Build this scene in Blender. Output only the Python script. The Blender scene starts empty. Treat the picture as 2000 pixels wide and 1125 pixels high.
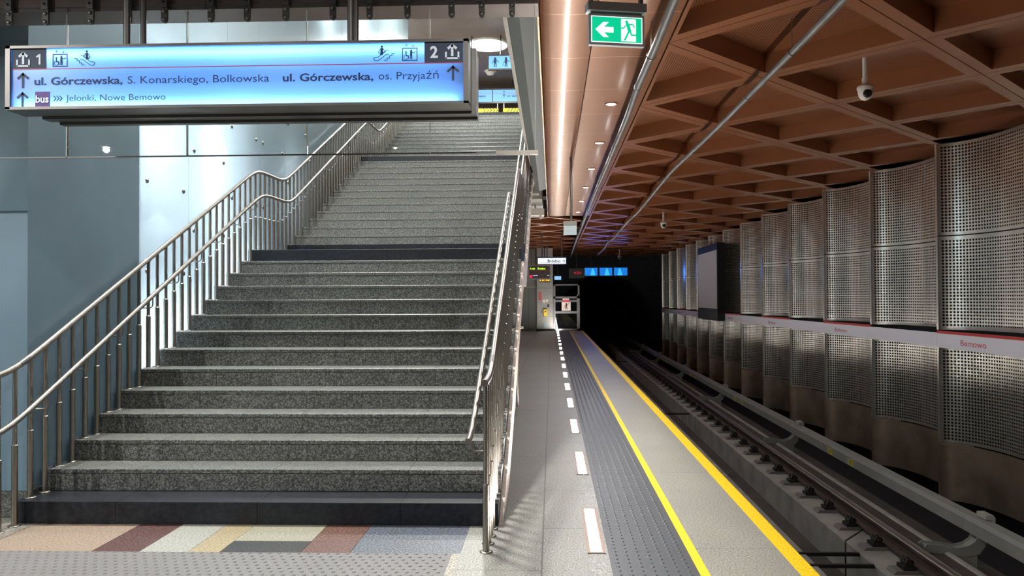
import bpy, math, random
from mathutils import Vector, Matrix
random.seed(7)
C = bpy.context.scene
COL = C.collection
PI = math.pi
R = math.radians
# ------------------------------------------------------------------ camera
cd = bpy.data.cameras.new('camera'); cam = bpy.data.objects.new('camera', cd); COL.objects.link(cam)
yaw, pitch, roll = 0.0337891, 0.0134103, -0.0050197
fwd = Vector((-math.sin(yaw)*math.cos(pitch), math.cos(yaw)*math.cos(pitch), math.sin(pitch)))
rgt0 = Vector((math.cos(yaw), math.sin(yaw), 0)); up0 = rgt0.cross(fwd)
rgt = rgt0*math.cos(roll) + up0*math.sin(roll); upv = -rgt0*math.sin(roll) + up0*math.cos(roll)
m = Matrix((rgt, upv, -fwd)).transposed().to_4x4(); m.translation = (0, 0, 1.6)
cam.matrix_world = m
cd.sensor_width = 36; cd.lens = 36*1500/2000
cd.shift_x = -(1027.2-1000)/2000; cd.shift_y = (563.18-562.5)/2000
cd.clip_start = 0.05; cd.clip_end = 300
C.camera = cam
# ------------------------------------------------------------------ world and exposure
W = bpy.data.worlds.new('world'); C.world = W; W.use_nodes = True
W.node_tree.nodes['Background'].inputs[0].default_value = (0.95, 0.97, 1, 1)
W.node_tree.nodes['Background'].inputs[1].default_value = 0.035
vs = C.view_settings
vs.view_transform = 'Standard'; vs.look = 'None'; vs.gamma = 1; vs.use_curve_mapping = False
vs.exposure = 1.0
C.cycles.use_denoising = True
C.cycles.max_bounces = 7; C.cycles.transparent_max_bounces = 16
C.cycles.sample_clamp_indirect = 4.0
# ------------------------------------------------------------------ lamps
def area(name, loc, size, power, color=(1, 1, 1), rot=(0, 0, 0), sy=None, shape=None, spread=None):
    l = bpy.data.lights.new(name, 'AREA'); l.energy = power; l.color = color
    l.shape = shape or ('RECTANGLE' if sy else 'SQUARE'); l.size = size
    if sy: l.size_y = sy
    if spread: l.spread = spread
    o = bpy.data.objects.new(name, l); COL.objects.link(o); o.location = loc; o.rotation_euler = rot
    return o
def spot(name, loc, power, angle=100, blend=.6, color=(1, 1, 1), r=.05, rot=(0, 0, 0)):
    l = bpy.data.lights.new(name, 'SPOT'); l.energy = power; l.color = color; l.spot_size = R(angle); l.spot_blend = blend
    l.shadow_soft_size = r
    o = bpy.data.objects.new(name, l); COL.objects.link(o); o.location = loc; o.rotation_euler = rot
    return o
WARM = (1, .93, .82); COOL = (.86, .93, 1)
DOWN_Y = [7.42+2.47*i for i in range(7)]
BACK_DL = [(x, y) for x in (-7.22, -5.0, -2.5, 0.0) for y in (-2.2, 1.9) if (x, y) not in ((-5.0, -2.2), (0.0, -2.2))]
for y in DOWN_Y: spot('downlight_lamp', (.775, y, 4.06), 78, 168, .7, (.93, .95, 1), .12)
for x, y in BACK_DL: spot('concourse_lamp', (x, y, 4.05), {-7.22: 260, -5.0: 240, -2.5: 25, 0.0: 120}[x], 172, .5, (1, .97, .93), .04)
for y in (28, 32, 36): spot('far_downlight_lamp', (-1.2, y, 4.0), 28, 130, .7, (.95, .97, 1))
# round ceiling lights of the upper hall and the stairwell
HALL_DISCS = [(-2.04, 24.86), (-2.04, 18.4), (-3.2, 8.0), (1.0, 22.0)]
for x, y in HALL_DISCS:
    area('round_lamp', (x, y, 9.83), 1.2, {24.86: 380, 18.4: 430, 8.0: 950, 22.0: 250}[y], (1, .97, .92), shape='DISK')
# fluorescent lamps behind the frosted glass wall beside the stairs
for (y, z, w, h, p) in [(7.55, 3.3, .2, 1.1, 46), (8.8, 3.4, .25, 1.4, 78), (8.0, 1.1, 1.6, .6, 50), (9.6, 1.9, 1.2, .5, 26),
                        (13.3, 7.2, .3, 1.5, 40), (15.6, 7.6, .5, 1.8, 90), (11.5, 3.2, .3, 1.2, 6)]:
    area('tube_lamp', (-4.45, y, z), h, p, (.93, .97, 1), (0, R(-90), 0), sy=w)
# ------------------------------------------------------------------ helpers
class MB:
    def __init__(s): s.v = []; s.f = []; s.sm = []
    def add(s, vs_, fs, smooth=False):
        b = len(s.v); s.v += [tuple(p) for p in vs_]
        for f in fs: s.f.append([b+i for i in f]); s.sm.append(smooth)
        return s
    def box(s, x0, y0, z0, x1, y1, z1):
        v = [(x, y, z) for z in (z0, z1) for y in (y0, y1) for x in (x0, x1)]
        return s.add(v, [(0, 2, 3, 1), (4, 5, 7, 6), (0, 1, 5, 4), (2, 6, 7, 3), (0, 4, 6, 2), (1, 3, 7, 5)])
    def bbox(s, x0, y0, z0, x1, y1, z1, b=.004):   # box with chamfered vertical section (profile extruded along x)
        p = [(y0+b, z0), (y1-b, z0), (y1, z0+b), (y1, z1-b), (y1-b, z1), (y0+b, z1), (y0, z1-b), (y0, z0+b)]
        return s.ext([(a, c) for a, c in p], x0, x1, 'x')
    def ext(s, prof, a0, a1, axis):                # extrude closed 2D profile along an axis
        n = len(prof)
        if axis == 'x': g = lambda a, p: (a, p[0], p[1])
        elif axis == 'y': g = lambda a, p: (p[0], a, p[1])
        else: g = lambda a, p: (p[0], p[1], a)
        v = [g(a0, p) for p in prof] + [g(a1, p) for p in prof]
        f = [(i, (i+1) % n, n+(i+1) % n, n+i) for i in range(n)] + [tuple(range(n))[::-1], tuple(range(n, 2*n))]
        return s.add(v, f)
    def tube(s, pts, r, n=10, cap=True):
        pts = [Vector(p) for p in pts]; rs = r if isinstance(r, (list, tuple)) else [r]*len(pts)
        rings = []; prev = None
        for i, p in enumerate(pts):
            d = (pts[min(i+1, len(pts)-1)] - pts[max(i-1, 0)]).normalized()
            if prev is None:
                a = Vector((0, 0, 1)) if abs(d.z) < .9 else Vector((1, 0, 0))
                u = d.cross(a).normalized()
            else: u = (prev - d*prev.dot(d)).normalized()
            w = d.cross(u); prev = u
            rings.append([p + (u*math.cos(2*PI*k/n) + w*math.sin(2*PI*k/n))*rs[i] for k in range(n)])
        v = [q for g in rings for q in g]
        f = [(i*n+k, i*n+(k+1) % n, (i+1)*n+(k+1) % n, (i+1)*n+k) for i in range(len(pts)-1) for k in range(n)]
        s.add(v, f, True)
        if cap:
            s.add(rings[0], [tuple(range(n))[::-1]]); s.add(rings[-1], [tuple(range(n))])
        return s
    def lathe(s, prof, c, n=20, axis='z'):         # prof: (radius, height)
        v = []
        for r, h in prof:
            for k in range(n):
                a = 2*PI*k/n; x, y = r*math.cos(a), r*math.sin(a)
                v.append((c[0]+x, c[1]+y, c[2]+h) if axis == 'z' else ((c[0]+x, c[1]+h, c[2]+y) if axis == 'y' else (c[0]+h, c[1]+x, c[2]+y)))
        f = [(i*n+k, i*n+(k+1) % n, (i+1)*n+(k+1) % n, (i+1)*n+k) for i in range(len(prof)-1) for k in range(n)]
        return s.add(v, f, True)
    def flat(s, poly, o, ux, uz, th=.002):         # a thin plate: 2D polygon in a frame, thickness towards ux x uz
        o, ux, uz = Vector(o), Vector(ux).normalized(), Vector(uz).normalized(); nn = ux.cross(uz)
        n = len(poly); a = [o+ux*p[0]+uz*p[1] for p in poly]; b = [q+nn*th for q in a]
        return s.add(a+b, [tuple(range(n))[::-1], tuple(range(n, 2*n))] + [(i, (i+1) % n, n+(i+1) % n, n+i) for i in range(n)])
    def build(s, name, mt, parent=None, origin=None):
        if parent is not None:
            o0 = Vector((0, 0, 0)); q = parent
            while q: o0 += Vector(q.location); q = q.parent
        elif origin: o0 = Vector(origin)
        else:
            xs, ys, zs = zip(*s.v); o0 = Vector(((min(xs)+max(xs))/2, (min(ys)+max(ys))/2, min(zs)))
        me = bpy.data.meshes.new(name); me.from_pydata([tuple(Vector(p)-o0) for p in s.v], [], s.f)
        me.polygons.foreach_set('use_smooth', s.sm); me.update()
        if mt: me.materials.append(mt)
        ob = bpy.data.objects.new(name, me); COL.objects.link(ob)
        if parent is not None: ob.parent = parent
        else: ob.location = o0
        return ob
def tag(o, label=None, cat=None, group=None, kind=None):
    if label: o['label'] = label
    if cat: o['category'] = cat
    if group: o['group'] = group
    if kind: o['kind'] = kind
    return o
def thing(name, loc, label, cat, group=None):
    o = bpy.data.objects.new(name, None); COL.objects.link(o); o.location = loc; o.empty_display_size = .1
    return tag(o, label, cat, group)
def struct(name, mb, mt, label=None):
    return tag(mb.build(name, mt), label, None, None, 'structure')
def copy_tree(o, parent=None):
    c = o.copy(); COL.objects.link(c); c.parent = parent
    for ch in list(o.children): copy_tree(ch, c)
    return c
def rect(x0, y0, x1, y1): return [(x0, y0), (x1, y0), (x1, y1), (x0, y1)]
def stroke(mb, pts, w, fr, th=.002):
    for a, b in zip(pts, pts[1:]):
        d = Vector((b[0]-a[0], b[1]-a[1])); L = d.length; d /= L; n_ = Vector((-d.y, d.x))*w/2; e = d*w*.35
        mb.flat([(a[0]-e.x-n_.x, a[1]-e.y-n_.y), (b[0]+e.x-n_.x, b[1]+e.y-n_.y), (b[0]+e.x+n_.x, b[1]+e.y+n_.y), (a[0]-e.x+n_.x, a[1]-e.y+n_.y)], *fr, th)
def disc2(mb, c, r, fr, th=.002, n=14):
    mb.flat([(c[0]+r*math.cos(2*PI*k/n), c[1]+r*math.sin(2*PI*k/n)) for k in range(n)], *fr, th)
def text(name, body, x0, x1, z0, h, fr, mt, parent, bold=0.0, th=.002):
    """lettering fitted into x0..x1 with capital height h, standing on the line z0 of the frame"""
    cu = bpy.data.curves.new(name, 'FONT'); cu.body = body; cu.size = 1; cu.offset = bold; cu.resolution_u = 3
    tmp = bpy.data.objects.new(name, cu); COL.objects.link(tmp)
    bpy.context.view_layer.update()
    me = bpy.data.meshes.new_from_object(tmp.evaluated_get(bpy.context.evaluated_depsgraph_get()))
    bpy.data.objects.remove(tmp)
    xs = [v.co.x for v in me.vertices]; s = h/.70; lo, hi = min(xs), max(xs); sx = (x1-x0)/(hi-lo)
    o, ux, uz = Vector(fr[0]), Vector(fr[1]).normalized(), Vector(fr[2]).normalized(); nn = ux.cross(uz)
    mb = MB()
    vv = [o+ux*(x0+(v.co.x-lo)*sx)+uz*(z0+v.co.y*s)+nn*th for v in me.vertices]
    mb.add(vv, [tuple(p.vertices) for p in me.polygons])
    bpy.data.meshes.remove(me)
    return mb.build(name, mt, parent)
# ------------------------------------------------------------------ materials
def newmat(name):
    mt = bpy.data.materials.new(name); mt.use_nodes = True; nt = mt.node_tree
    return mt, nt, nt.nodes['Principled BSDF']
def N(nt, t, **k):
    n = nt.nodes.new(t)
    for a, b in k.items(): setattr(n, a, b)
    return n
def pos(nt): return N(nt, 'ShaderNodeNewGeometry').outputs['Position']
def math_(nt, op, a, b=None, c=None):
    n = N(nt, 'ShaderNodeMath', operation=op)
    for i, q in enumerate((a, b, c)):
        if q is None: continue
        if isinstance(q, (int, float)): n.inputs[i].default_value = q
        else: nt.links.new(q, n.inputs[i])
    return n.outputs[0]
def line_mask(nt, comp, period, offset, width):
    t = math_(nt, 'FRACT', math_(nt, 'DIVIDE', math_(nt, 'SUBTRACT', comp, offset-period/2+1000*period*0), period))
    d = math_(nt, 'ABSOLUTE', math_(nt, 'SUBTRACT', t, .5))
    return math_(nt, 'LESS_THAN', d, width/2/period)
def mix(nt, fac, a, b):
    n = N(nt, 'ShaderNodeMix', data_type='RGBA')
    if isinstance(fac, (int, float)): n.inputs[0].default_value = fac
    else: nt.links.new(fac, n.inputs[0])
    for i, q in ((6, a), (7, b)):
        if isinstance(q, tuple): n.inputs[i].default_value = (*q[:3], 1)
        else: nt.links.new(q, n.inputs[i])
    return n.outputs[2]
def ramp(nt, fac, stops):
    n = N(nt, 'ShaderNodeValToRGB'); nt.links.new(fac, n.inputs[0]); e = n.color_ramp.elements
    while len(e) < len(stops): e.new(.5)
    for el, (p, c) in zip(e, stops): el.position = p; el.color = (*c, 1)
    return n.outputs[0]
def noise(nt, scale, detail=2, stretch=None):
    n = N(nt, 'ShaderNodeTexNoise'); n.inputs['Scale'].default_value = scale; n.inputs['Detail'].default_value = detail
    src = pos(nt)
    if stretch:
        mp = N(nt, 'ShaderNodeMapping'); nt.links.new(src, mp.inputs[0]); mp.inputs['Scale'].default_value = stretch; src = mp.outputs[0]
    nt.links.new(src, n.inputs['Vector']); return n.outputs[0]
def xyz(nt):
    n = N(nt, 'ShaderNodeSeparateXYZ'); nt.links.new(pos(nt), n.inputs[0]); return n.outputs
def bump(nt, b, h, dist, strength=1):
    n = N(nt, 'ShaderNodeBump'); n.inputs['Distance'].default_value = dist; n.inputs['Strength'].default_value = strength
    nt.links.new(h, n.inputs['Height']); nt.links.new(n.outputs[0], b.inputs['Normal'])
def plain(name, col, rough=.5, metal=0, var=.0, scale=6, spec=.5):
    mt, nt, b = newmat(name); b.inputs['Roughness'].default_value = rough; b.inputs['Metallic'].default_value = metal
    b.inputs['Specular IOR Level'].default_value = spec
    if var:
        f = noise(nt, scale, 4)
        c = ramp(nt, f, [(.3, tuple(q*(1-var) for q in col)), (.7, tuple(min(1, q*(1+var)) for q in col))])
        nt.links.new(c, b.inputs['Base Color'])
    else: b.inputs['Base Color'].default_value = (*col, 1)
    return mt
def emis(name, col, s):
    if s < 3: s *= .5
    mt, nt, b = newmat(name); b.inputs['Base Color'].default_value = (*[c*.5 for c in col], 1)
    b.inputs['Emission Color'].default_value = (*col, 1); b.inputs['Emission Strength'].default_value = s; return mt
def granite(name, dark, mid, light, scale=120, rough=.45, joints=(), jcol=(.05, .05, .05), big=.12):
    mt, nt, b = newmat(name); b.inputs['Roughness'].default_value = rough
    c = ramp(nt, noise(nt, scale, 2), [(.33, dark), (.5, mid), (.66, light)])
    g = ramp(nt, noise(nt, 1.3, 3), [(.3, (1-big,)*3), (.7, (1,)*3)])
    n = N(nt, 'ShaderNodeMix', data_type='RGBA', blend_type='MULTIPLY'); n.inputs[0].default_value = 1
    nt.links.new(c, n.inputs[6]); nt.links.new(g, n.inputs[7]); c = n.outputs[2]
    o = xyz(nt)
    for ax, per, off, wd in joints: c = mix(nt, line_mask(nt, o[ax], per, off, wd), c, jcol)
    nt.links.new(c, b.inputs['Base Color']); return mt
def perforated(name, col, rough, metal, px, py, duty, dark, ax=(0, 1), joints=(), jcol=None, diag=False, aniso=0.0, spec=.5):
    """sheet metal punched with small round holes: pattern in metres of the place itself"""
    mt, nt, b = newmat(name); b.inputs['Roughness'].default_value = rough; b.inputs['Metallic'].default_value = metal
    b.inputs['Anisotropic'].default_value = aniso; b.inputs['Specular IOR Level'].default_value = spec
    o = xyz(nt); a, c = o[ax[0]], o[ax[1]]
    if diag: a, c = math_(nt, 'ADD', a, c), math_(nt, 'SUBTRACT', a, c)
    fa = math_(nt, 'SUBTRACT', math_(nt, 'FRACT', math_(nt, 'DIVIDE', a, px)), .5)
    fc = math_(nt, 'SUBTRACT', math_(nt, 'FRACT', math_(nt, 'DIVIDE', c, py)), .5)
    d = math_(nt, 'SQRT', math_(nt, 'ADD', math_(nt, 'MULTIPLY', fa, fa), math_(nt, 'MULTIPLY', fc, fc)))
    hole = math_(nt, 'LESS_THAN', d, duty)
    v = ramp(nt, noise(nt, .8, 3), [(.3, tuple(q*.88 for q in col)), (.7, col)])
    cc = mix(nt, hole, v, dark)
    for x_, per, off, wd in joints: cc = mix(nt, line_mask(nt, o[x_], per, off, wd), cc, jcol)
    nt.links.new(cc, b.inputs['Base Color'])
    return mt
M = {}
M['plat'] = granite('light_granite', (.105, .105, .093), (.212, .212, .19), (.39, .39, .355), 95, .42, [(1, 1.0775, 5.37, .008), (0, 200, -.07, .012)], (.09, .09, .08))
M['plat2'] = granite('edge_granite', (.155, .15, .127), (.26, .252, .215), (.42, .41, .36), 95, .42, [(1, 2.155, 4.96, .006)], (.1, .1, .09))
M['step'] = granite('dark_granite', (.028, .030, .030), (.085, .09, .085), (.22, .23, .21), 85, .4)
M['black'] = granite('black_stone', (.008, .0095, .013), (.012, .014, .019), (.017, .020, .027), 30, .42, big=.3)
M['black'].node_tree.nodes['Principled BSDF'].inputs['Specular IOR Level'].default_value = .28
M['joint'] = plain('dark_joint', (.012, .012, .012), .9)
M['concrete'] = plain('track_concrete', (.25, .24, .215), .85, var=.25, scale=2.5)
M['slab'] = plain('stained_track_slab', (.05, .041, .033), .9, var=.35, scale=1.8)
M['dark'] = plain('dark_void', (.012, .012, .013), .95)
M['tunnel'] = plain('tunnel_concrete', (.05, .052, .055), .9, var=.2)
M['yellow'] = granite('yellow_paint', (.70, .42, .0), (.85, .56, .0), (.9, .62, .01), 60, .5, big=.06)
M['tactile'] = granite('dark_tactile_rubber', (.05, .055, .06), (.06, .066, .072), (.072, .079, .086), 60, .45, [(1, .54, 4.35, .005)], (.03, .03, .03))
M['tactile2'] = granite('light_tactile_stone', (.115, .113, .112), (.135, .133, .131), (.155, .153, .15), 60, .55, [(0, .515, -.88, .005)], (.12, .12, .12))
M['steel'] = plain('brushed_stainless', (.32, .297, .262), .34, 1, var=.05, scale=30)
M['steel_d'] = plain('grey_sign_metal', (.13, .125, .118), .4, .6, var=.06)
M['rail'] = plain('rusty_rail', (.07, .05, .038), .6, .5, var=.3, scale=20)
M['railtop'] = plain('worn_rail_head', (.16, .14, .12), .35, .9)
M['iron'] = plain('black_fastener', (.012, .012, .012), .5, .2)
M['cover'] = plain('grey_plastic_cover', (.21, .215, .195), .45, var=.08, scale=4)
M['wallpaint'] = plain('blue_grey_concrete', (.115, .185, .235), .5, var=.10, scale=1.6)
M['soffit'] = plain('brown_grey_soffit', (.13, .095, .08), .5, var=.2, scale=1.2)
M['copper'] = plain('copper_beam_sheet', (.285, .108, .046), .36, .35, var=.06, scale=1.5)
M['copdark'] = plain('copper_brown_beam', (.17, .125, .11), .42, .3, var=.1)
M['copperf'] = perforated('perforated_copper', (.33, .145, .08), .36, .4, .021, .021, .30, (.12, .045, .02), joints=[(1, 1.235, 6.73, .008)], jcol=(.75, .42, .26), diag=True)
_b = M['copperf'].node_tree.nodes['Principled BSDF']; _b.inputs['Coat Weight'].default_value = .32; _b.inputs['Coat Roughness'].default_value = .12; _b.inputs['Coat Tint'].default_value = (1, .85, .55, 1)
M['copinner'] = perforated('perforated_coffer_panel', (.46, .18, .08), .36, .5, .027, .027, .38, (.03, .012, .006))
M['perf'] = plain('stainless_wall_sheet', (.97, .94, .85), .27, .95, var=.06, scale=2)
M['solid'] = plain('plain_stainless_base', (.42, .33, .25), .42, .92, var=.3, scale=1.6)
M['white'] = plain('white_panel', (.80, .80, .86), .4)
M['red'] = plain('red_stripe', (.55, .02, .02), .45)
M['whiteplastic'] = plain('white_plastic', (.62, .58, .52), .4)
M['blackplastic'] = plain('black_plastic', (.015, .015, .017), .35)
M['bluetxt'] = plain('dark_blue_print', (.012, .03, .09), .6)
M['dkblue'] = plain('slate_blue_print', (.025, .045, .09), .6)
M['signwhite'] = plain('white_print', (.8, .9, 1), .6)
M['conduit'] = plain('grey_conduit', (.14, .14, .135), .5, .4, var=.15, scale=5)
M['green'] = emis('exit_green', (.0, .62, .30), .95)
M['exitwhite'] = emis('exit_white', (.9, 1, .97), 1.25)
M['floorlight'] = emis('floor_light_glow', (1, .93, .88), 115)
M['disc'] = emis('round_light_glow', (1, .96, .98), 4)
M['dl'] = emis('downlight_glow', (.85, .88, 1), 9)
M['screen'] = plain('grey_projection_screen', (.45, .44, .46), .7)
M['stonewall'] = granite('grey_stone_cladding', (.13, .13, .12), (.20, .2, .185), (.27, .27, .25), 40, .5, [(2, .68, 0, .012)], (.06, .06, .055))
def gm(col, k=1.0):
    return granite('floor_stone', tuple(q*(.50-.30*k) for q in col), tuple(q*.55 for q in col), tuple(min(1, q*(.72+.6*k)) for q in col), 75, .42)
def glassmat(name, tint, refl=1.0):
    mt = bpy.data.materials.new(name); mt.use_nodes = True; nt = mt.node_tree; nt.nodes.remove(nt.nodes['Principled BSDF'])
    out = nt.nodes['Material Output']; t = N(nt, 'ShaderNodeBsdfTransparent'); t.inputs[0].default_value = (*tint, 1)
    g = N(nt, 'ShaderNodeBsdfGlossy'); g.inputs['Roughness'].default_value = .01
    fr = N(nt, 'ShaderNodeFresnel'); fr.inputs[0].default_value = 1.45
    mx = N(nt, 'ShaderNodeMixShader'); nt.links.new(math_(nt, 'MULTIPLY', fr.outputs[0], refl), mx.inputs[0])
    nt.links.new(t.outputs[0], mx.inputs[1]); nt.links.new(g.outputs[0], mx.inputs[2]); nt.links.new(mx.outputs[0], out.inputs[0])
    return mt
M['glass'] = glassmat('clear_glass', (.97, .985, .98))
M['glassedge'] = plain('glass_edge', (.70, .88, .82), .25)
def frosted(name, trans, diff, tc=.6, gl=.18, rough=.22):
    mt = bpy.data.materials.new(name); mt.use_nodes = True; nt = mt.node_tree; nt.nodes.remove(nt.nodes['Principled BSDF'])
    out = nt.nodes['Material Output']; t = N(nt, 'ShaderNodeBsdfTranslucent'); t.inputs[0].default_value = (*trans, 1)
    d = N(nt, 'ShaderNodeBsdfDiffuse'); d.inputs[0].default_value = (*diff, 1)
    g = N(nt, 'ShaderNodeBsdfGlossy'); g.inputs['Roughness'].default_value = rough; g.inputs[0].default_value = (.9, .95, 1, 1)
    m1 = N(nt, 'ShaderNodeMixShader'); m1.inputs[0].default_value = tc; nt.links.new(d.outputs[0], m1.inputs[1]); nt.links.new(t.outputs[0], m1.inputs[2])
    m2 = N(nt, 'ShaderNodeMixShader'); m2.inputs[0].default_value = gl; nt.links.new(m1.outputs[0], m2.inputs[1]); nt.links.new(g.outputs[0], m2.inputs[2])
    nt.links.new(m2.outputs[0], out.inputs[0]); return mt
M['frost'] = frosted('frosted_glass', (.80, .88, .92), (.20, .245, .26), .5, .16, .2)
M['signface'] = frosted('blue_sign_acrylic', (.33, .58, 1.0), (.3, .5, .8), .85, .03, .3)
M['cavity'] = plain('white_cavity', (.7, .72, .75), .8)
# ================================================================== SETTING
YE = 38.0
CZ = 4.1            # underside of the beams
YT = 7.55           # first coffer tip
Md = 2.47
# platform floor, pieces side by side
struct('floor', MB().box(-.07, -6, -.3, .215, YE, 0), M['plat'])
struct('floor', MB().box(-.585, -6, -.3, -.07, YE, 0).box(-9, 5.0, -.3, -.585, YE+8, -.004), granite('light_granite_aisle', (.105, .105, .093), (.212, .212, .19), (.39, .39, .355), 95, .42, [(1, 1.0775, 5.62, .008), (0, .62, -.07, .008)], (.09, .09, .08)))
struct('floor', MB().box(.215, -6, -.3, .345, YE, -.003), M['plat'])
struct('floor', MB().box(.905, -6, -.3, 1.425, YE, 0), M['plat2'])
tag(MB().box(.848, -6, -.05, .905, YE, .002).build('safety_line', M['yellow']), 'narrow yellow line beside the dark tactile strip', 'floor marking')
tag(MB().box(1.425, -6, -.12, 1.53, YE, .002).build('safety_line', M['yellow']), 'wide yellow line along the very edge of the platform', 'floor marking')
struct('trim_1', MB().box(.9, -6, -.42, 1.515, YE, -.301).box(.95, -6, -1.5, 1.05, YE, -.42), M['concrete'])
def domes(x0, x1, y0, y1, px, py, r, h, stag=False, z=0):
    mb = MB(); j = 0; y = y0
    while y < y1:
        x = x0 + (px/2 if (stag and j % 2) else 0)
        while x <= x1+1e-6:
            v = [(x+r*math.cos(a), y+r*math.sin(a), z) for a in [PI/4*k for k in range(8)]] + \
                [(x+r*.6*math.cos(a), y+r*.6*math.sin(a), z+h) for a in [PI/4*k for k in range(8)]]
            mb.add(v, [(k, (k+1) % 8, 8+(k+1) % 8, 8+k) for k in range(8)] + [tuple(range(8, 16))])
            x += px
        y += py; j += 1
    return mb
ts = tag(MB().box(.345, -6, -.3, .848, YE, 0).build('tactile_strip', M['tactile']), 'dark grey rubber strip of small domes along the floor lights', 'tactile paving')
domes(.385, .81, 4.0, 22, .068, .068, .0150, .0045).build('domes', M['tactile'], ts)
# light tactile band, coloured stones
tl = tag(MB().box(-9, 4.0, -.3, -.635, 4.83, 0).build('tactile_band', M['tactile2']), 'light grey band of round studs in front of the coloured floor stones', 'tactile paving')
domes(-4.3, -.67, 4.12, 4.82, .062, .053, .0125, .005, True).build('studs', M['tactile2'], tl)
struct('trim_2', MB().box(-.635, 4.0, -.3, -.585, 4.83, 0), gm((.42, .40, .32)))
struct('floor', MB().box(-9, -6, -.3, -.585, 4.0, 0), M['plat'])
YA, YB = 4.83, 5.45
stones = [(-9, -4.4, YA, YB, (.10, .05, .045), 'dark red floor stone at the far left beyond the veined one'),
          (-4.4, -3.72, YA, YB, (.46, .44, .38), 'white veined floor stone at the foot of the left handrail'),
          (-3.72, -2.95, YA, YB, (.40, .315, .24), 'wide beige floor stone left of the maroon one'),
          (-2.95, -2.64, YA, YB, (.115, .055, .05), 'maroon floor stone between beige and white ones'),
          (-2.64, -2.325, YA, YB, (.46, .47, .42), 'white floor stone with dark veins'),
          (-2.325, -2.12, YA, YB, (.46, .385, .235), 'narrow yellow floor stone'),
          (-2.12, -1.60, 5.06, YB, (.42, .41, .31), 'cream floor stone touching the black step'),
          (-2.12, -1.60, YA, 5.06, (.035, .037, .037), 'black floor stone in front of the cream one'),
          (-1.60, -1.285, 5.06, YB, (.17, .085, .062), 'reddish brown floor stone touching the black step'),
          (-1.60, -1.285, YA, 5.06, (.155, .075, .055), 'reddish brown floor stone touching the tactile studs'),
          (-1.285, -.585, YA, YB, (.12, .145, .18), 'wide blue grey speckled floor stone at the right end')]
for x0, x1, y0, y1, c, lb in stones:
    tag(MB().box(x0+.0015, y0+.0015, -.3, x1-.0015, y1-.0015, 0).build('floor_stone', gm(c, .25 if c[0] > .35 else 1.15)), lb, 'floor stone', 'coloured floor stones')
struct('floor', MB().box(-9, YA-.1, -.32, -.5, YB+.1, -.008), M['joint'])
# track bed
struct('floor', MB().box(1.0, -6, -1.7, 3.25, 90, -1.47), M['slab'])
struct('trim_3', MB().box(3.22, -6, -1.47, 3.95, 90, -1.10), M['concrete'], 'pale concrete plinth under the far rail')
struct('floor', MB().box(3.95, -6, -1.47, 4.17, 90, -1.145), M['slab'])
struct('trim_4', MB().ext([(4.17, -1.47), (4.25, -1.47), (4.25, -1.15), (4.23, -1.125), (4.19, -1.125), (4.17, -1.15)], -6, 90, 'y'), M['concrete'])
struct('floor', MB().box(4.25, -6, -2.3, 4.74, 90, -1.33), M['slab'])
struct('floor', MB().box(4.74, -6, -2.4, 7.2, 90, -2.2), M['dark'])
struct('trim_5', MB().box(1.95, -6, -1.47, 2.65, 90, -1.10), M['concrete'])
# ceiling: flat perforated copper strip
YF = 23.3
fl = MB()
prof = [(-.10, 4.34), (-.10, 4.16), (-.085, 4.12), (-.05, 4.105)]
prof += [(-.05+.45*k/8, 4.105-.012*math.sin(PI*k/8)) for k in range(1, 8)] + [(.40, 4.105)]
prof2 = [(.41, 4.105), (1.15, 4.105)]
for pr_ in (prof, prof2):
    n = len(pr_)
    fl.add([(p[0], 2.0, p[1]) for p in pr_] + [(p[0], YF, p[1]) for p in pr_], [(i, i+1, n+i+1, n+i) for i in range(n-1)], True)
struct('ceiling', fl, M['copperf'])
struct('ceiling', MB().box(-.1, 2.0, 4.20, 1.16, YF, 4.34).box(-.1, YF-.02, 4.105, 1.16, YF, 4.2), M['copper'])
# coffers
U = Md/2
def coffers(mbb, mbt, a_rng, b_rng, xclip, yclip):
    fl_, dp, g = .185, .21, .008
    for a in a_rng:
        for b in b_rng:
            if (a+b) % 2 == 0: continue
            cx, cy = 1.155+U*a, YT+U*b
            if cy < yclip[0]-.01 or cy > yclip[1]+.01: continue
            if cx < xclip[0]-.01 or cx > xclip[1]+.01: continue
            half = abs(cx-xclip[0]) < .01
            def dia(r): 
                if half: return [(cx, cy-r), (cx+r, cy), (cx, cy+r)]
                return [(cx-r, cy), (cx, cy-r), (cx+r, cy), (cx, cy+r)]
            o_ = dia(U-g); i_ = dia(U-fl_)
            if half: i_ = [(cx+.05, cy-U+fl_+.05), (cx+U-fl_, cy), (cx+.05, cy+U-fl_-.05)]
            n = len(o_)
            mbb.add([(*p, CZ) for p in o_]+[(*p, CZ) for p in i_], [(k, (k+1) % n, n+(k+1) % n, n+k) for k in range(n)])
            mbb.add([(*p, CZ) for p in i_]+[(*p, CZ+dp) for p in i_], [(k, (k+1) % n, n+(k+1) % n, n+k) for k in range(n)])
            mbb.add([(*p, CZ) for p in o_]+[(*p, CZ+.05) for p in o_], [(k, (k+1) % n, n+(k+1) % n, n+k) for k in range(n)])
            mbt.add([(*p, CZ+dp) for p in i_], [tuple(range(n))])
mbb, mbt = MB(), MB()
coffers(mbb, mbt, range(0, 6), range(-6, 32), (1.155, 6.1), (.5, YT+U*30))
coffers(mbb, mbt, range(-5, 0), range(13, 31), (-5.2, 1.0), (YF+.5, YT+U*30))
struct('ceiling', mbb, M['copper']); struct('ceiling', mbt, M['copinner'])
YC = YT+U*31
struct('ceiling', MB().box(1.155, -6, CZ+.22, 7.2, YC, CZ+.5).box(-6, YF, CZ+.22, 1.155, YC, CZ+.5).box(1.155, -6, CZ+.051, 7.2, .0, CZ+.3), M['dark'])
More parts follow.
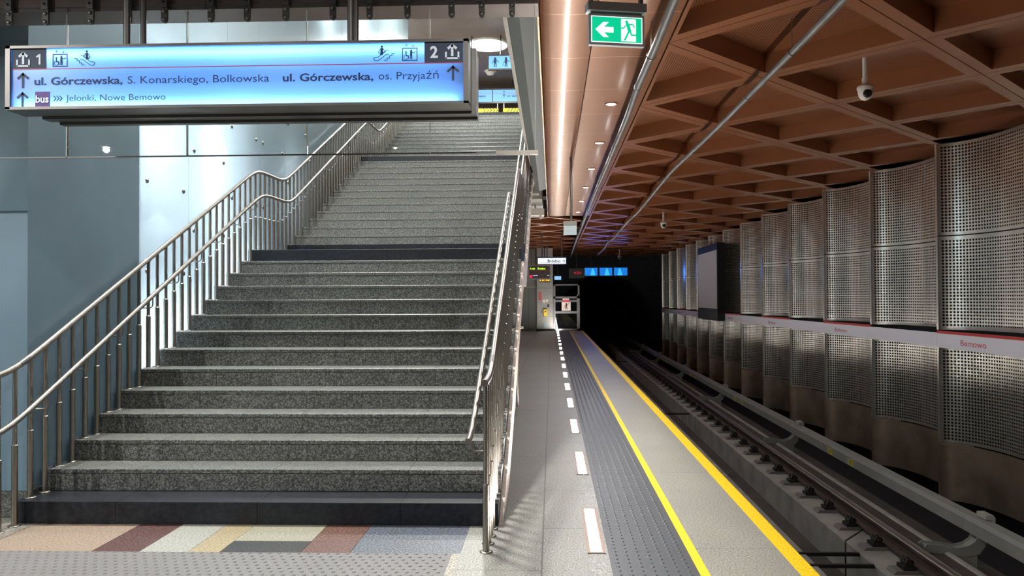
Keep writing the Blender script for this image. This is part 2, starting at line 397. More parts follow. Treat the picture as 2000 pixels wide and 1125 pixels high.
struct('ceiling', MB().box(1.155, -6, CZ, 1.165, YC, CZ+.06).box(-9, -6, CZ, 1.15, 2.0, CZ+.3), M['copper'])
struct('trim_11', MB().box(-.117, 5.2, 4.075, -.102, YF, 4.14), plain('polished_copper_edge', (.62, .42, .24), .25, .8))
# steel fascia along the stair opening and stone edge beam
struct('trim_6', MB().ext([(-.385, 4.12), (-.375, 4.08), (-.27, 4.05), (-.105, 4.10), (-.105, 4.8), (-.385, 4.8)], 5.2, 17.5, 'y'), plain('grey_steel_fascia', (.14, .15, .145), .45, .6))
struct('trim_7', MB().box(-.43, 5.3, 4.13, -.39, 17.4, 4.45), granite('edge_stone', (.25, .22, .18), (.38, .34, .29), (.5, .46, .4), 80))
# end of the hall
struct('wall_back', MB().box(-9, 45.7, -1.5, .35, 46, 4.6).box(.35, 45.7, 3.1, 7.2, 46, 4.6), M['tunnel'])
arch = MB(); cx, cz, rr = 3.1, .25, 2.78
pts = [(cx+rr*math.cos(R(a)), cz+rr*math.sin(R(a))) for a in range(-40, 221, 10)]
for i in range(len(pts)-1):
    (xa, za), (xb, zb) = pts[i], pts[i+1]
    def outp(x, z):
        dx, dz = x-cx, z-cz; s = max(abs(dx)/4.1, abs(dz)/2.9 if dz > 0 else abs(dz)/2.0); return (cx+dx/s, cz+dz/s)
    (xc, zc), (xd, zd) = outp(xa, za), outp(xb, zb)
    arch.add([(xa, 45.8, za), (xb, 45.8, zb), (xd, 45.8, zd), (xc, 45.8, zc), (xa, 80, za), (xb, 80, zb)], [(0, 1, 2, 3), (0, 1, 5, 4)])
struct('wall_back', arch, M['tunnel'])
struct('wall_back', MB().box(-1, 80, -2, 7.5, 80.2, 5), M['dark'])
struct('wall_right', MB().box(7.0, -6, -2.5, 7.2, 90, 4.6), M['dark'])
# stone wall and pillar at the end of the platform, with the lift door
struct('wall_end', MB().box(-6, YE+.3, 0, -1.6, YE+.6, 4.1).box(-1.6, YE+.3, 2.2, -.74, YE+.6, 4.1), M['stonewall'])
struct('wall_end', MB().box(-.74, YE, .1, .05, YE+1.2, 4.1), granite('pillar_stone', (.20, .20, .18), (.28, .28, .26), (.36, .36, .33), 30, .5, [(2, .70, .02, .014)], (.07, .07, .065)))
struct('trim_8', MB().box(-.78, YE-.02, 0, .07, YE+1.2, .1), M['joint'])
dr = struct('door_1', MB().box(-1.60, YE+.34, 0, -.74, YE+.38, 2.2), plain('grey_lift_door', (.17, .18, .165), .35, .6), 'grey metal lift door in the stone wall at the platform end')
MB().box(-1.17, YE+.335, .02, -1.163, YE+.34, 2.15).build('door_seam', M['joint'], dr)
MB().box(-1.64, YE+.28, 2.15, -.72, YE+.34, 2.2).box(-.77, YE+.28, 0, -.72, YE+.34, 2.2).build('door_frame', M['steel'], dr)
# left side: pier, recess side wall, glazing base
struct('wall_left', MB().box(-9, 5.6, .19, -3.91, 7.15, 12), M['wallpaint'])
struct('baseboard_left', MB().box(-9, 5.585, 0, -3.90, 7.15, .187), M['step'])
struct('wall_left', MB().box(-5.0, 7.15, -.2, -4.9, 30, 12).box(-4.9, 7.15, -.2, -3.95, 7.2, 12).box(-4.9, 21.0, -.2, -3.95, 21.1, 12).box(-4.9, 7.2, -.2, -3.93, 21, .1), M['cavity'])
struct('wall_left', MB().box(-9, -6, 0, -8.8, 5.6, 4.1), M['wallpaint'])
# upper hall
struct('ceiling', MB().box(-12, 5.3, 9.9, 7, 36, 10.1), M['soffit'])
struct('ceiling', MB().box(-3.9, 13.6, 9.55, -1.75, 17.5, 9.88), plain('grey_bulkhead', (.17, .17, .165), .5))
struct('floor', MB().box(-3.9, 20.96+.33, 6.4, -.385, 36, 6.72).box(-12, 21.2, 6.4, -3.95, 36, 6.72).box(-.385, 18, 6.4, 7, 36, 6.72), M['plat'])
struct('wall_back', MB().box(-12, 33, 6.72, 7, 33.2, 9.9), plain('brown_hall_wall', (.12, .085, .07), .5, var=.2))
struct('wall_right', MB().box(-.10, 5.3, 4.5, .1, 21, 9.9), plain('upper_side_wall', (.25, .26, .26), .5, var=.1))
struct('wall_front', MB().box(-9, 5.3, 4.4, -.1, 5.45, 9.9), plain('upper_front_wall', (.2, .15, .12), .6))
# copper clad lintel that carries the glass curtain
struct('trim_9', MB().box(-9, 5.010, 3.535, -.08, 5.25, 4.4), M['copdark'], 'dark brown lintel above the glass curtain')

# ================================================================== STAIRCASE
h, t, LAND = .16, .329, 1.024
XL, XR = -3.885, -.385
def ynose(k): return 5.419 + (k-1)*t + (LAND if k > 14 else 0) + (LAND if k > 28 else 0)
st = thing('staircase', (-2.13, 5.42, 0), 'wide granite staircase of three flights rising away beside the platform', 'staircase')
JX = [XL, -3.13, -2.105, -1.08, XR]
JX2 = [XL, -3.30, -2.40, -1.45, -.62, XR]
for k in range(1, 43):
    y0 = ynose(k); y1 = ynose(k+1) if k < 42 else y0+t
    z = k*h; blk = k in (1, 14, 15, 28, 29, 42)
    jx = JX if k < 15 else JX2
    mb = MB()
    for a, b_ in zip(jx, jx[1:]):
        a += .0015; b_ -= .0015
        if blk:
            mb.bbox(a, y0, z-h+.001, b_, y1+.004, z, .003)
        else:
            mb.bbox(a, y0-.002, z-.032, b_, y1+.004, z, .003)
            mb.box(a, y0+.001, z-h+.001, b_, y0+.03, z-.036)
    mb.box(XL+.004, y0+.008, z-h, XR-.004, y1+.05, z-.004)
    o = mb.build('step', M['black'] if blk else M['step'], st)
    if blk: tag(o, 'black stone step')
core = MB()
def low(Y):    # bottom line of the sloping slab
    return None
prof = [(5.43, 0)] 
pts_ = [(5.43, 0), (5.43, .02)]
def zn(Y):
    if Y < 5.419: return .16
    if Y <= ynose(14): return .16+(Y-5.419)*h/t
    if Y <= ynose(15)-t: return 14*h
    if Y <= ynose(28): return max(14*h, 15*h+(Y-ynose(15))*h/t)
    if Y <= ynose(29)-t: return 28*h
    return max(28*h, min(42*h, 29*h+(Y-ynose(29))*h/t))
top_ = []; bot_ = []
Ys = [5.45+.25*i for i in range(64)]
for Y in Ys:
    top_.append((Y, zn(Y)-.19)); bot_.append((Y, max(0.0, zn(Y)-.50)))
core = MB()
for i in range(len(Ys)-1):
    core.add([(x, Ys[i+j], zz) for x in (XL+.05, XR-.05) for j in (0, 1) for zz in (max(0, top_[i+j][1]), bot_[i+j][1])],
             [(1, 3, 7, 5), (4, 5, 7, 6), (0, 2, 3, 1)])
core.build('sloping_slab', M['concrete'], st)
for xs_, nm in (((XR+.001, XR+.030), 'stringer'),):
    sb = MB()
    for i in range(len(Ys)-1):
        v = [(x, Ys[i+j], q) for x in xs_ for j in (0, 1) for q in (zn(Ys[i+j])-.17 if Ys[i+j] > 5.5 else .0, max(0, zn(Ys[i+j])-.47))]
        sb.add(v, [(0, 1, 3, 2), (4, 6, 7, 5), (0, 2, 6, 4), (1, 5, 7, 3)])
    tag(sb.build(nm, granite('stringer_stone', (.33, .28, .23), (.46, .39, .33), (.58, .5, .43), 70), st), 'pale stone edge of the stair slab')

# ================================================================== STAIR RAILINGS
def railz(Y, top):
    off, F, base = (.98, 1.05, 1.07) if top else (.715, .72, .73)
    z1 = .16+off+(Y-5.419)*h/t
    f1 = 14*h+F; z2 = 15*h+off+(Y-ynose(15))*h/t; f2 = 28*h+F; z3 = 29*h+off+(Y-ynose(29))*h/t
    def smin(a, b): return -math.log(math.exp(-a*22)+math.exp(-b*22))/22
    def smax(a, b): return math.log(math.exp((a-6)*22)+math.exp((b-6)*22))/22+6
    z = smax(base, z1) if top else smax(.69, z1)
    z = smin(z, f1); z = smax(z, z2) if Y > 7 else z
    z = smin(z, f2); z = smax(z, z3) if Y > 13 else z
    return min(z, 42*h+off+.05)
def railing(name, xb, xh, label):
    g = thing(name, (xb, 4.865, 0), label, 'railing', 'stair railings')
    ys = [4.82+.09*i for i in range(184)]
    MB().tube([(xb, y, railz(y, True)) for y in ys], .0225, 12).build('top_rail', M['steel'], g)
    y0h = 4.86
    ys = [y0h+.09*i for i in range(184)]
    hp = [(xh, y, railz(y, False)) for y in ys]
    MB().tube(hp, .021, 12).build('hand_rail', M['steel'], g)
    for n in range(98):
        y = 4.865+.1645*n
        if y < 5.41: zb = 0
        else:
            k = 1
            while k < 42 and ynose(k+1) <= y: k += 1
            zb = k*h
        if y > 21.3: break
        zt = railz(y, True)-.01; zs = min(max(railz(y, False)-.27, zb+.25), zt-.1)
        mb = MB().tube([(xb, y, zb), (xb, y, zs-.004)], .0215, 10).tube([(xb, y, zs-.004), (xb, y, zs+.003)], [.0215, .0155], 10, False).tube([(xb, y, zs+.003), (xb, y, zt)], .0155, 10, False)
        b = mb.build('baluster', M['steel'], g)
        if n < 40: MB().lathe([(.0, .0), (.042, .0), (.042, .004), (.03, .007), (.0216, .008)], (xb, y, zb+.0005), 14).build('base_plate', M['steel'], b)
        if n % 3 == 1 and n < 80:
            s = 1 if xh > xb else -1; zr = railz(y, False)
            MB().tube([(xb+s*.018, y, zr-.115), (xh-s*.03, y, zr-.115), (xh-s*.008, y, zr-.105), (xh, y, zr-.085), (xh, y, zr-.02)], .0055, 6).build('bracket', M['steel'], g)
    for y in (5.45, 13.0):
        a = [(xb, y-.045, railz(y-.045, True)), (xb, y+.045, railz(y+.045, True))]
        MB().tube(a, .0245, 12).build('sleeve', M['steel_d'], g)
railing('stair_railing', -3.83, -3.70, 'stainless stair railing on the left beside the glowing glass wall')
railing('stair_railing', -.425, -.535, 'stainless stair railing on the right beside the platform')
# low guard rail under the stairs
g = thing('guard_rail', (-.52, 9.19, 0), 'low steel guard rail standing on the platform beside the stair slab', 'guard rail')
MB().tube([(-.52, 8.4, .95), (-.52, 11.2, 1.16), (-.51, 11.36, 1.17), (-.47, 11.42, 1.17), (-.42, 11.42, 1.17)], .021, 10).build('top_rail', M['steel'], g)
for y, zt in ((8.5, .95), (9.19, 1.0), (9.946, 1.06), (10.51, 1.1), (11.3, 1.16)):
    p = MB().tube([(-.52, y, 0), (-.52, y, zt)], .0205, 10).build('post', M['steel'], g)
    MB().lathe([(0, 0), (.045, 0), (.045, .005), (.021, .008)], (-.52, y, .0005), 14).build('base_plate', M['steel'], p)

# ================================================================== GLOWING GLASS WALL
gys = [7.2, 8.18, 9.18, 10.2, 11.2, 12.25, 13.3, 14.3, 15.3, 16.3, 17.3, 18.3, 19.3, 20.3, 21.0]
gl_lab = {0: 'first frosted glass wall pane next to the dark blue wall', 1: 'second frosted glass pane from the dark blue wall, brightest of them', 2: 'third frosted glass wall pane from the dark blue wall', 3: 'fourth frosted glass wall pane from the dark blue wall', 4: 'fifth frosted glass wall pane from the dark blue wall'}
ordn = ['sixth', 'seventh', 'eighth', 'ninth', 'tenth', 'eleventh', 'twelfth', 'thirteenth', 'fourteenth']
for i, (a, b_) in enumerate(zip(gys, gys[1:])):
    lb = gl_lab.get(i) or (ordn[i-5]+' frosted glass wall pane up the stairs from the dark blue wall')
    q = thing('glass_wall_pane', (-3.93, (a+b_)/2, .1), lb, 'glass pane', 'frosted glass panes of the stair wall')
    MB().box(-3.942, a+.004, .1, -3.930, b_-.004, 9.85).build('pane', M['frost'], q)
    zc_ = zn((a+b_)/2)
    for dz in (.62, 1.5, 3.6, 4.5):
        z_ = zc_+dz
        if z_ < 9.6:
            for yy in (a+.12, b_-.12):
                MB().lathe([(.0, .012), (.022, .012), (.026, .004), (.026, 0)], (-3.930, yy, z_), 12, 'x').build('bolt', M['steel'], q)
# ================================================================== GLASS CURTAIN
gx = [-5.2, -4.03, -3.223, -2.41, -1.607, -.792, -.10]
cl = {0: (), 1: (-3.609, -3.361), 2: (-3.055, -2.80, -2.556), 3: (-2.243, -2.0, -1.743), 4: (-1.43, -1.186, -.936), 5: (-.646, -.448, -.25)}
cl_lab = {0: 'clear hanging glass panel before the left wall', 1: 'clear hanging glass panel at the left end of the lit sign', 2: 'second clear hanging glass panel of the curtain over the stairs', 3: 'middle clear hanging glass panel of the curtain behind the lit sign', 4: 'fourth clear hanging glass panel, behind the right half of the lit sign', 5: 'last clear hanging glass panel, right of the lit sign'}
for i, (a, b_) in enumerate(zip(gx, gx[1:])):
    q = thing('glass_screen', ((a+b_)/2, 5, 2.56), cl_lab[i], 'glass panel', 'glass panels hanging from the lintel')
    MB().box(a+.003, 4.994, 2.56, b_-.003, 5.006, 3.56).build('pane', M['glass'], q)
    MB().box(a+.003, 4.993, 2.552, b_-.003, 5.007, 2.560).build('bottom_edge', M['steel_d'], q)
    MB().box(b_-.0045, 4.993, 2.56, b_-.0015, 5.007, 3.515).build('side_edge', M['glassedge'], q)
    if i == 5: MB().box(-.36, 4.982, 2.540, -.085, 5.018, 2.566).build('corner_bar', M['steel'], q)
    for x in cl[i]:
        k = MB().ext([(x-.02, 3.54), (x-.02, 3.46), (x-.014, 3.445), (x, 3.437), (x+.014, 3.445), (x+.02, 3.46), (x+.02, 3.54)], 4.974, 4.994, 'y')
        k.box(x-.0215, 4.966, 3.538, x+.0215, 5.010, 3.66)
        k = k.build('clamp', M['steel_d'], q)
        for zz in (3.514, 3.458):
            MB().lathe([(0, -.012), (.008, -.012), (.013, -.009), (.013, 0)], (x, 4.974, zz), 12, 'y').build('bolt', M['steel'], k)
        MB().lathe([(0, -.008), (.007, -.008), (.007, 0)], (x, 4.966, 3.574), 10, 'y').build('bolt', M['iron'], k)
# ================================================================== BIG LIT SIGN
sg = thing('direction_sign', (-1.83, 4.5, 2.70), 'long blue lit hanging sign for exits 1 and 2 above the stairs', 'sign')
SX0, SZ0, SW, SH = -3.166, 2.737, 2.666, .343
fb = MB()
x0, x1, z0, z1 = SX0, SX0+SW, SZ0, SZ0+SH
for bx in ((x0-.028, z0-.014, x0, z1+.016), (x1, z0-.014, x1+.028, z1+.016), (x0-.028, z1, x1+.028, z1+.016), (x0-.028, z0-.016, x1+.028, z0)):
    fb.box(bx[0], 4.375, bx[1], bx[2], 4.46, bx[3])
fb.build('frame', M['steel_d'], sg)
MB().box(x0-.028, 4.545, z0-.014, x1+.028, 4.55, z1+.014).box(x0-.028, 4.46, z0-.016, x1+.028, 4.55, z0-.012).box(x0-.028, 4.46, z1+.01, x1+.028, 4.55, z1+.016)\
    .box(x0-.028, 4.46, z0-.012, x0-.02, 4.55, z1+.01).box(x1+.02, 4.46, z0-.012, x1+.028, 4.55, z1+.01).build('housing', M['steel_d'], sg)
MB().box(x0+.07, 4.56, z0-.03, x1+.055, 4.64, z1+.02).box(x0+.12, 4.65, z0-.045, x1+.055, 4.70, z1+.0).build('back_tray', M['steel_d'], sg)
MB().box(x0, 4.390, z0, x1, 4.394, z1).build('lit_face', M['signface'], sg)
for zt in (z0+.012, z1-.035):
    area('sign_tube_and_fill_lamp', ((x0+x1)/2, 4.42, zt), SW*.97, 13 if zt < z0+.1 else 11, (1, .97, .93), (R(-90), 0, 0), sy=.02)
area('sign_tube_and_fill_lamp', ((x0+x1)/2, 4.52, (z0+z1)/2), SW*.95, 1.0, (1, .97, 1), (R(-90), 0, 0), sy=.25)  # broad fill light added to brighten the middle of the face, not a tube
for x in (-2.515, -1.175):
    MB().tube([(x, 4.46, z1), (x, 4.46, 4.1)], .020, 12).build('hanging_tube', M['steel_d'], sg)
    MB().tube([(x-.03, 4.70, z1), (x-.03, 4.70, 4.1)], .018, 12).build('hanging_tube', M['steel_d'], sg)
FR = ((SX0, 4.3885, SZ0), (1, 0, 0), (0, 0, 1))
FR2 = ((SX0, 4.3860, SZ0), (1, 0, 0), (0, 0, 1))
MB().flat(rect(.004, .221, 2.662, .226), *FR, .001).build('red_line', M['red'], sg)
for a, b_ in ((.006, .211), (2.439, 2.662)):
    MB().flat(rect(a, .226, b_, .343), *FR, .001).build('number_field', M['dkblue'], sg)
def up_arrow(mb, cx, z0, z1, w, sw, fr):
    stroke(mb, [(cx, z0), (cx, z1-sw*.6)], sw, fr); stroke(mb, [(cx-w/2, z1-w*.5), (cx, z1-sw*.3), (cx+w/2, z1-w*.5)], sw, fr)
for cx_, z0_, z1_ in ((.071, .117, .20), (.069, .005, .086), (2.604, .125, .204)):
    mb = MB(); up_arrow(mb, cx_, z0_, z1_, .058, .013, FR); mb.build('arrow', M['dkblue'], sg)
for cx_, z0_ in ((.0735, .236), (2.60, .243)):
    mb = MB(); up_arrow(mb, cx_, z0_+.022, z0_+.086, .044, .014, FR2)
    stroke(mb, [(cx_-.036, z0_+.04), (cx_-.036, z0_+.006), (cx_+.036, z0_+.006), (cx_+.036, z0_+.04)], .010, FR2); mb.build('exit_symbol', M['signwhite'], sg)
def lift_sym(cx, z, fr, nm='lift_symbol'):
    mb = MB()
    stroke(mb, [(cx-.042, z), (cx+.042, z), (cx+.042, z+.07), (cx-.042, z+.07), (cx-.042, z)], .005, fr)
    for dx, d in ((-.02, 1), (.018, -1)):
        a, b_ = (z+.078, z+.092) if d > 0 else (z+.092, z+.078)
        stroke(mb, [(cx+dx, a), (cx+dx, b_)], .002, fr); stroke(mb, [(cx+dx-.007, b_-.006*d), (cx+dx, b_), (cx+dx+.007, b_-.006*d)], .002, fr)
    disc2(mb, (cx+.008, z+.058), .005, fr); stroke(mb, [(cx+.008, z+.05), (cx+.008, z+.03)], .012, fr); stroke(mb, [(cx+.005, z+.03), (cx+.005, z+.009)], .005, fr); stroke(mb, [(cx+.012, z+.03), (cx+.012, z+.009)], .005, fr)
    stroke(mb, [(cx+.012, z+.047), (cx+.024, z+.043), (cx+.034, z+.05)], .0035, fr)
    disc2(mb, (cx-.022, z+.05), .0045, fr); stroke(mb, [(cx-.022, z+.044), (cx-.021, z+.027), (cx-.008, z+.026), (cx-.006, z+.012)], .006, fr)
    cc = [(cx-.022+.013*math.cos(a), z+.019+.013*math.sin(a)) for a in [R(120+24*k) for k in range(11)]]; stroke(mb, cc, .0028, fr)
    mb.build(nm, M['bluetxt'], sg)
def esc_sym(cx, z, s, fr):
    mb = MB(); g_ = lambda p: (cx+s*p[0], z+p[1])
    stroke(mb, [g_(p) for p in [(-.066, .045), (-.05, .045), (-.05, .033), (-.036, .033), (-.036, .02), (-.022, .02), (-.022, .008), (-.004, .008)]], .0035, fr)
    stroke(mb, [g_(p) for p in [(-.03, .066), (-.018, .066), (.03, .026), (.046, .026), (.056, .018), (.052, .008), (.04, .005), (.026, .008), (-.018, .042), (-.03, .042)]], .0035, fr)
    disc2(mb, g_((.008, .087)), .0065, fr); stroke(mb, [g_((.008, .074)), g_((.01, .045))], .016, fr); stroke(mb, [g_((-.002, .072)), g_((-.012, .058)), g_((-.002, .05))], .004, fr); stroke(mb, [g_((.018, .072)), g_((.028, .055)), g_((.02, .045))], .004, fr)
    mb.build('escalator_symbol', M['bluetxt'], sg)
lift_sym(.293, .238, FR); lift_sym(2.354, .241, FR); esc_sym(.445, .236, 1, FR); esc_sym(2.2, .236, -1, FR)
mb = MB(); mb.flat([(.166, .25), (.177, .25), (.177, .311), (.168, .311), (.150, .298), (.154, .289), (.166, .297)], *FR2, .001); mb.build('number', M['signwhite'], sg)
text('number', '2', 2.473, 2.517, .254, .065, FR2, M['signwhite'], sg, .03)
text('lettering', 'ul. Górczewska,', .14, .667, .130, .044, FR, M['bluetxt'], sg, .022)
text('lettering', 'S. Konarskiego, Bolkowska', .697, 1.533, .130, .044, FR, M['bluetxt'], sg)
text('lettering', 'ul. Górczewska,', 1.613, 2.142, .130, .044, FR, M['bluetxt'], sg, .022)
text('lettering', 'os. Przyjaźń', 2.172, 2.521, .132, .044, FR, M['bluetxt'], sg)
text('lettering', 'Jelonki, Nowe Bemowo', .328, .922, .033, .037, FR, M['dkblue'], sg)
bp_ = MB().flat(rect(.144, .001, .233, .09), *FR, .001).build('bus_plate', plain('violet_print', (.06, .002, .22), .5), sg)
text('lettering', 'bus', .149, .228, .026, .042, FR2, M['signwhite'], bp_, .03)
mb = MB()
for k in range(3): stroke(mb, [(.256+k*.018, .063), (.270+k*.018, .049), (.256+k*.018, .035)], .005, FR)
mb.build('chevrons', M['dkblue'], sg)
# ================================================================== EXIT SIGN
ex = thing('exit_sign', (.455, 5.3, 3.36), 'green and white lit exit sign with arrow and running figure under the copper ceiling', 'exit sign')
MB().box(.262, 5.3, 3.345, .655, 5.335, 3.56).build('housing', plain('pale_grey_plastic', (.42, .45, .47), .4), ex)
MB().box(.25, 5.27, 3.575, .665, 5.37, 3.635).box(.28, 5.31, 3.56, .64, 5.34, 3.575).build('lamp_box', plain('grey_lamp_box', (.30, .34, .34), .35, .3), ex)
MB().box(.27, 5.29, 3.64, .29, 5.34, 4.1).box(.625, 5.29, 3.64, .645, 5.34, 4.1).build('bracket', M['steel_d'], ex)
FE = ((.276, 5.3005, 3.363), (1, 0, 0), (0, 0, 1))
MB().flat(rect(0, 0, .365, .182), *FE, .001).build('lit_border', M['exitwhite'], ex)
FE = ((.276, 5.2995, 3.363), (1, 0, 0), (0, 0, 1))
MB().flat(rect(.006, .006, .359, .176), *FE, .0015).build('green_field', M['green'], ex)
FE = ((.276, 5.298, 3.363), (1, 0, 0), (0, 0, 1))
MB().flat([(.03, .088), (.085, .14), (.125, .14), (.09, .108), (.158, .108), (.158, .07), (.09, .07), (.125, .036), (.085, .036)], *FE, .001).build('arrow', M['exitwhite'], ex)
MB().flat(rect(.212, .014, .318, .168), *FE, .001).build('doorway', M['exitwhite'], ex)
FE = ((.276, 5.2965, 3.363), (1, 0, 0), (0, 0, 1)); mb = MB()
disc2(mb, (.252, .147), .011, FE); stroke(mb, [(.26, .13), (.272, .085)], .024, FE)
stroke(mb, [(.25, .13), (.232, .105), (.214, .102)], .008, FE); stroke(mb, [(.268, .13), (.295, .132), (.306, .112)], .008, FE)
stroke(mb, [(.268, .085), (.252, .05), (.238, .024)], .013, FE); stroke(mb, [(.275, .085), (.285, .058), (.31, .058), (.33, .056)], .011, FE)
mb.build('running_figure', M['green'], ex)
ex.rotation_euler = (0, 0, R(11))
# ================================================================== PERFORATED WALL
_prof = [(.52*math.sin(R(a)), -1.1*(1-math.cos(R(a)))) for a in range(4, 91, 2)]
_prof = [(0, 0)]+[(x-_prof[0][0]*.5, y) for x, y in _prof] + [(.515, -1.6), (.535, -2.1), (.54, -2.42)]
_cum = [0]
for (xa, ya), (xb, yb) in zip(_prof, _prof[1:]): _cum.append(_cum[-1]+math.hypot(xb-xa, yb-ya))
Ls = _cum[-1]
def arc_pt(u):     # u 0..1 along the J-shaped scoop, from its leading edge
    d = max(0, min(1, u))*Ls; k = 0
    while k < len(_cum)-2 and _cum[k+1] < d: k += 1
    f = (d-_cum[k])/(_cum[k+1]-_cum[k])
    return _prof[k][0]+(_prof[k+1][0]-_prof[k][0])*f, _prof[k][1]+(_prof[k+1][1]-_prof[k][1])*f
def sheet(z0, z1, holes=True):
    mb = MB(); P = lambda s, z: (arc_pt(s/Ls)[0], arc_pt(s/Ls)[1], z)
    if holes:
        pc = .0495; mg = .045; nc = int((Ls-2*mg)/pc); nr = int((z1-z0-.05)/pc)
        s0 = mg; sz = z0+(z1-z0-nr*pc)/2
        for i in range(nc):
            r = .0188 if i < 2 else .0175 if i < 12 else .0160 if i < 20 else .0142
            for j in range(nr):
                a, b_ = s0+(i+.5)*pc, sz+(j+.5)*pc; H_ = pc/2
                ring = [P(a+r*math.cos(PI/4*k), b_+r*math.sin(PI/4*k)) for k in range(8)]
                sq = [P(a+H_*dx, b_+H_*dz) for dx, dz in ((1, 0), (1, 1), (0, 1), (-1, 1), (-1, 0), (-1, -1), (0, -1), (1, -1))]
                mb.add(ring+sq, [(k, 8+k, 8+(k+1) % 8, (k+1) % 8) for k in range(8)], True)
        s1 = s0+nc*pc; zb = sz+nr*pc
        segs = [(0, s0, z0, z1), (s1, Ls, z0, z1)]
        for k in range(48):
            a, b_ = s0+(s1-s0)*k/48, s0+(s1-s0)*(k+1)/48
            segs += [(a, b_, z0, sz), (a, b_, zb, z1)]
    else: segs = [(Ls*k/48, Ls*(k+1)/48, z0, z1) for k in range(48)]
    for a, b_, c, d in segs: mb.add([P(a, c), P(b_, c), P(b_, d), P(a, d)], [(0, 1, 2, 3)], True)
    # folded lips
    mb.box(-.004, .002, z0, .010, .06, z1)
    for k in range(32):
        a, b_ = P(Ls*k/32, z0), P(Ls*(k+1)/32, z0)
        for zz in (z0, z1): mb.add([(a[0]+.0012, a[1], zz), (b_[0]+.0012, b_[1], zz), (b_[0]+.03, b_[1]+.03, zz), (a[0]+.03, a[1]+.03, zz)], [(0, 1, 2, 3)])
    return mb
def merged(o):
    import bmesh
    bm = bmesh.new(); bm.from_mesh(o.data); bmesh.ops.remove_doubles(bm, verts=bm.verts, dist=.0005); bm.to_mesh(o.data); bm.free()
    return o
first = thing('wall_panel', (0, 0, 0), '', 'wall panel', 'perforated scoop panels of the track wall')
def backing(z0, z1):
    mb = MB(); n = 32
    for k in range(n):
        a, b_ = arc_pt(k/n), arc_pt((k+1)/n)
        mb.add([(a[0]+.016, a[1]+.016, z0), (b_[0]+.016, b_[1]+.016, z0), (b_[0]+.016, b_[1]+.016, z1), (a[0]+.016, a[1]+.016, z1)], [(0, 1, 2, 3)], True)
    return mb
backing(-.63, 3.95).build('backing', M['dark'], first)
merged(sheet(2.545, 3.96).build('upper_sheet', M['perf'], first))
merged(sheet(1.09, 2.525).build('middle_sheet', M['perf'], first))
merged(sheet(-.64, .82).build('lower_sheet', M['perf'], first))
tag(merged(sheet(-1.52, -.665, False).build('base_sheet', M['solid'], first)), 'plain metal base sheet')
WP = {-2: 'perforated steel wall panel nearest the camera, cut by the frame', -1: 'perforated steel wall panel next to the nearest one', 0: 'perforated steel wall panel behind the largest red station name'}
for n in range(-2, 13):
    o = first if n == -2 else copy_tree(first)
    o.location = (5.96, 12.06+2.48*n, 0)
panels = sorted([o for o in COL.objects if o.name.startswith('wall_panel')], key=lambda o: o.location.y)
nth = ['nearest', 'second nearest', 'third nearest', 'fourth nearest', 'fifth nearest', 'sixth nearest', 'seventh nearest', 'eighth nearest, just before the grey screen,', 'ninth nearest, partly behind the grey screen,', 'tenth nearest, just past the grey screen,', 'second past the grey screen,', 'third past the grey screen,', 'fourth past the grey screen,', 'fifth past the grey screen,', 'farthest']
for o, w in zip(panels, nth): o['label'] = 'curved perforated steel wall panel, '+w+' across the track'
# name boards
for n in range(-2, 13):
    yb, ya = 12.06+2.48*n, 12.06+2.48*(n-1)
    if n == 7: continue
    if n == 8: ya = 30.17
    if n == 6: yb = 26.58
    yb, ya = max(ya, yb), min(ya, yb)
    redb = n % 2 == 0
    zt = 1.078 if redb else 1.045
    wn = nth[n+2]
    q = thing('name_board', (5.945, (ya+yb)/2, .82), ('white board with red stripe reading Bemowo, ' if redb else 'plain white board without stripe, ')+wn.replace(', just before the grey screen,', '').replace(', partly behind the grey screen,', '').replace(', just past the grey screen,', '')+' on the wall', 'name board', 'white boards along the track wall')
    MB().box(5.93, ya+.004, .82, 5.956, yb-.004, zt-.04 if redb else zt).build('board', M['white'], q)
    if redb:
        MB().box(5.928, ya+.004, zt-.04, 5.956, yb-.004, zt).build('red_stripe', M['red'], q)
        ym = (ya+yb)/2+.22
        text('lettering', 'Bemowo', -.33, .33, 0, .085, ((5.93, ym, .885), (0, -1, 0), (0, 0, 1)), M['red'], q, .0, .002)
# projection screen box
q = thing('screen_box', (5.8, 28.3, .85), 'black box with a grey projection screen mounted on the track wall', 'screen')
MB().box(5.68, 26.6, .80, 5.953, 30.15, 3.5).build('case', M['blackplastic'], q)
MB().box(5.672, 26.65, 1.22, 5.68, 30.0, 3.25).build('screen', M['screen'], q)
# ================================================================== TRACK
def rail(x, label):
    q = thing('rail', (x, -6, -1.05), label, 'rail')
    MB().ext([(x-.075, -1.06), (x+.075, -1.06), (x+.075, -1.045), (x+.012, -1.03), (x+.012, -.945), (x-.012, -.945), (x-.012, -1.03), (x-.075, -1.045)], -6, 88, 'y').build('web', M['rail'], q)
    MB().ext([(x-.036, -.945), (x+.036, -.945), (x+.036, -.915), (x+.026, -.905), (x-.026, -.905), (x-.036, -.915)], -6, 88, 'y').build('rail_head', M['railtop'], q)
rail(3.62, 'brown running rail on the fastened concrete plinth farther from the platform')
rail(2.27, 'brown running rail close under the platform edge')
f0 = thing('rail_fastener', (0, 0, 0), 'black rail fastener clamping the far rail to its plinth', 'rail fastener', 'rail fasteners')
MB().ext([(-.30, 0), (-.02, 0), (-.02, .035), (-.27, .035)], -.09, .09, 'y').build('pad', plain('grey_pad', (.12, .115, .105), .8), f0)
MB().box(-.20, -.075, .036, -.075, .075, .075).box(-.17, -.05, .075, -.09, .05, .09).build('base_plate', M['iron'], f0)
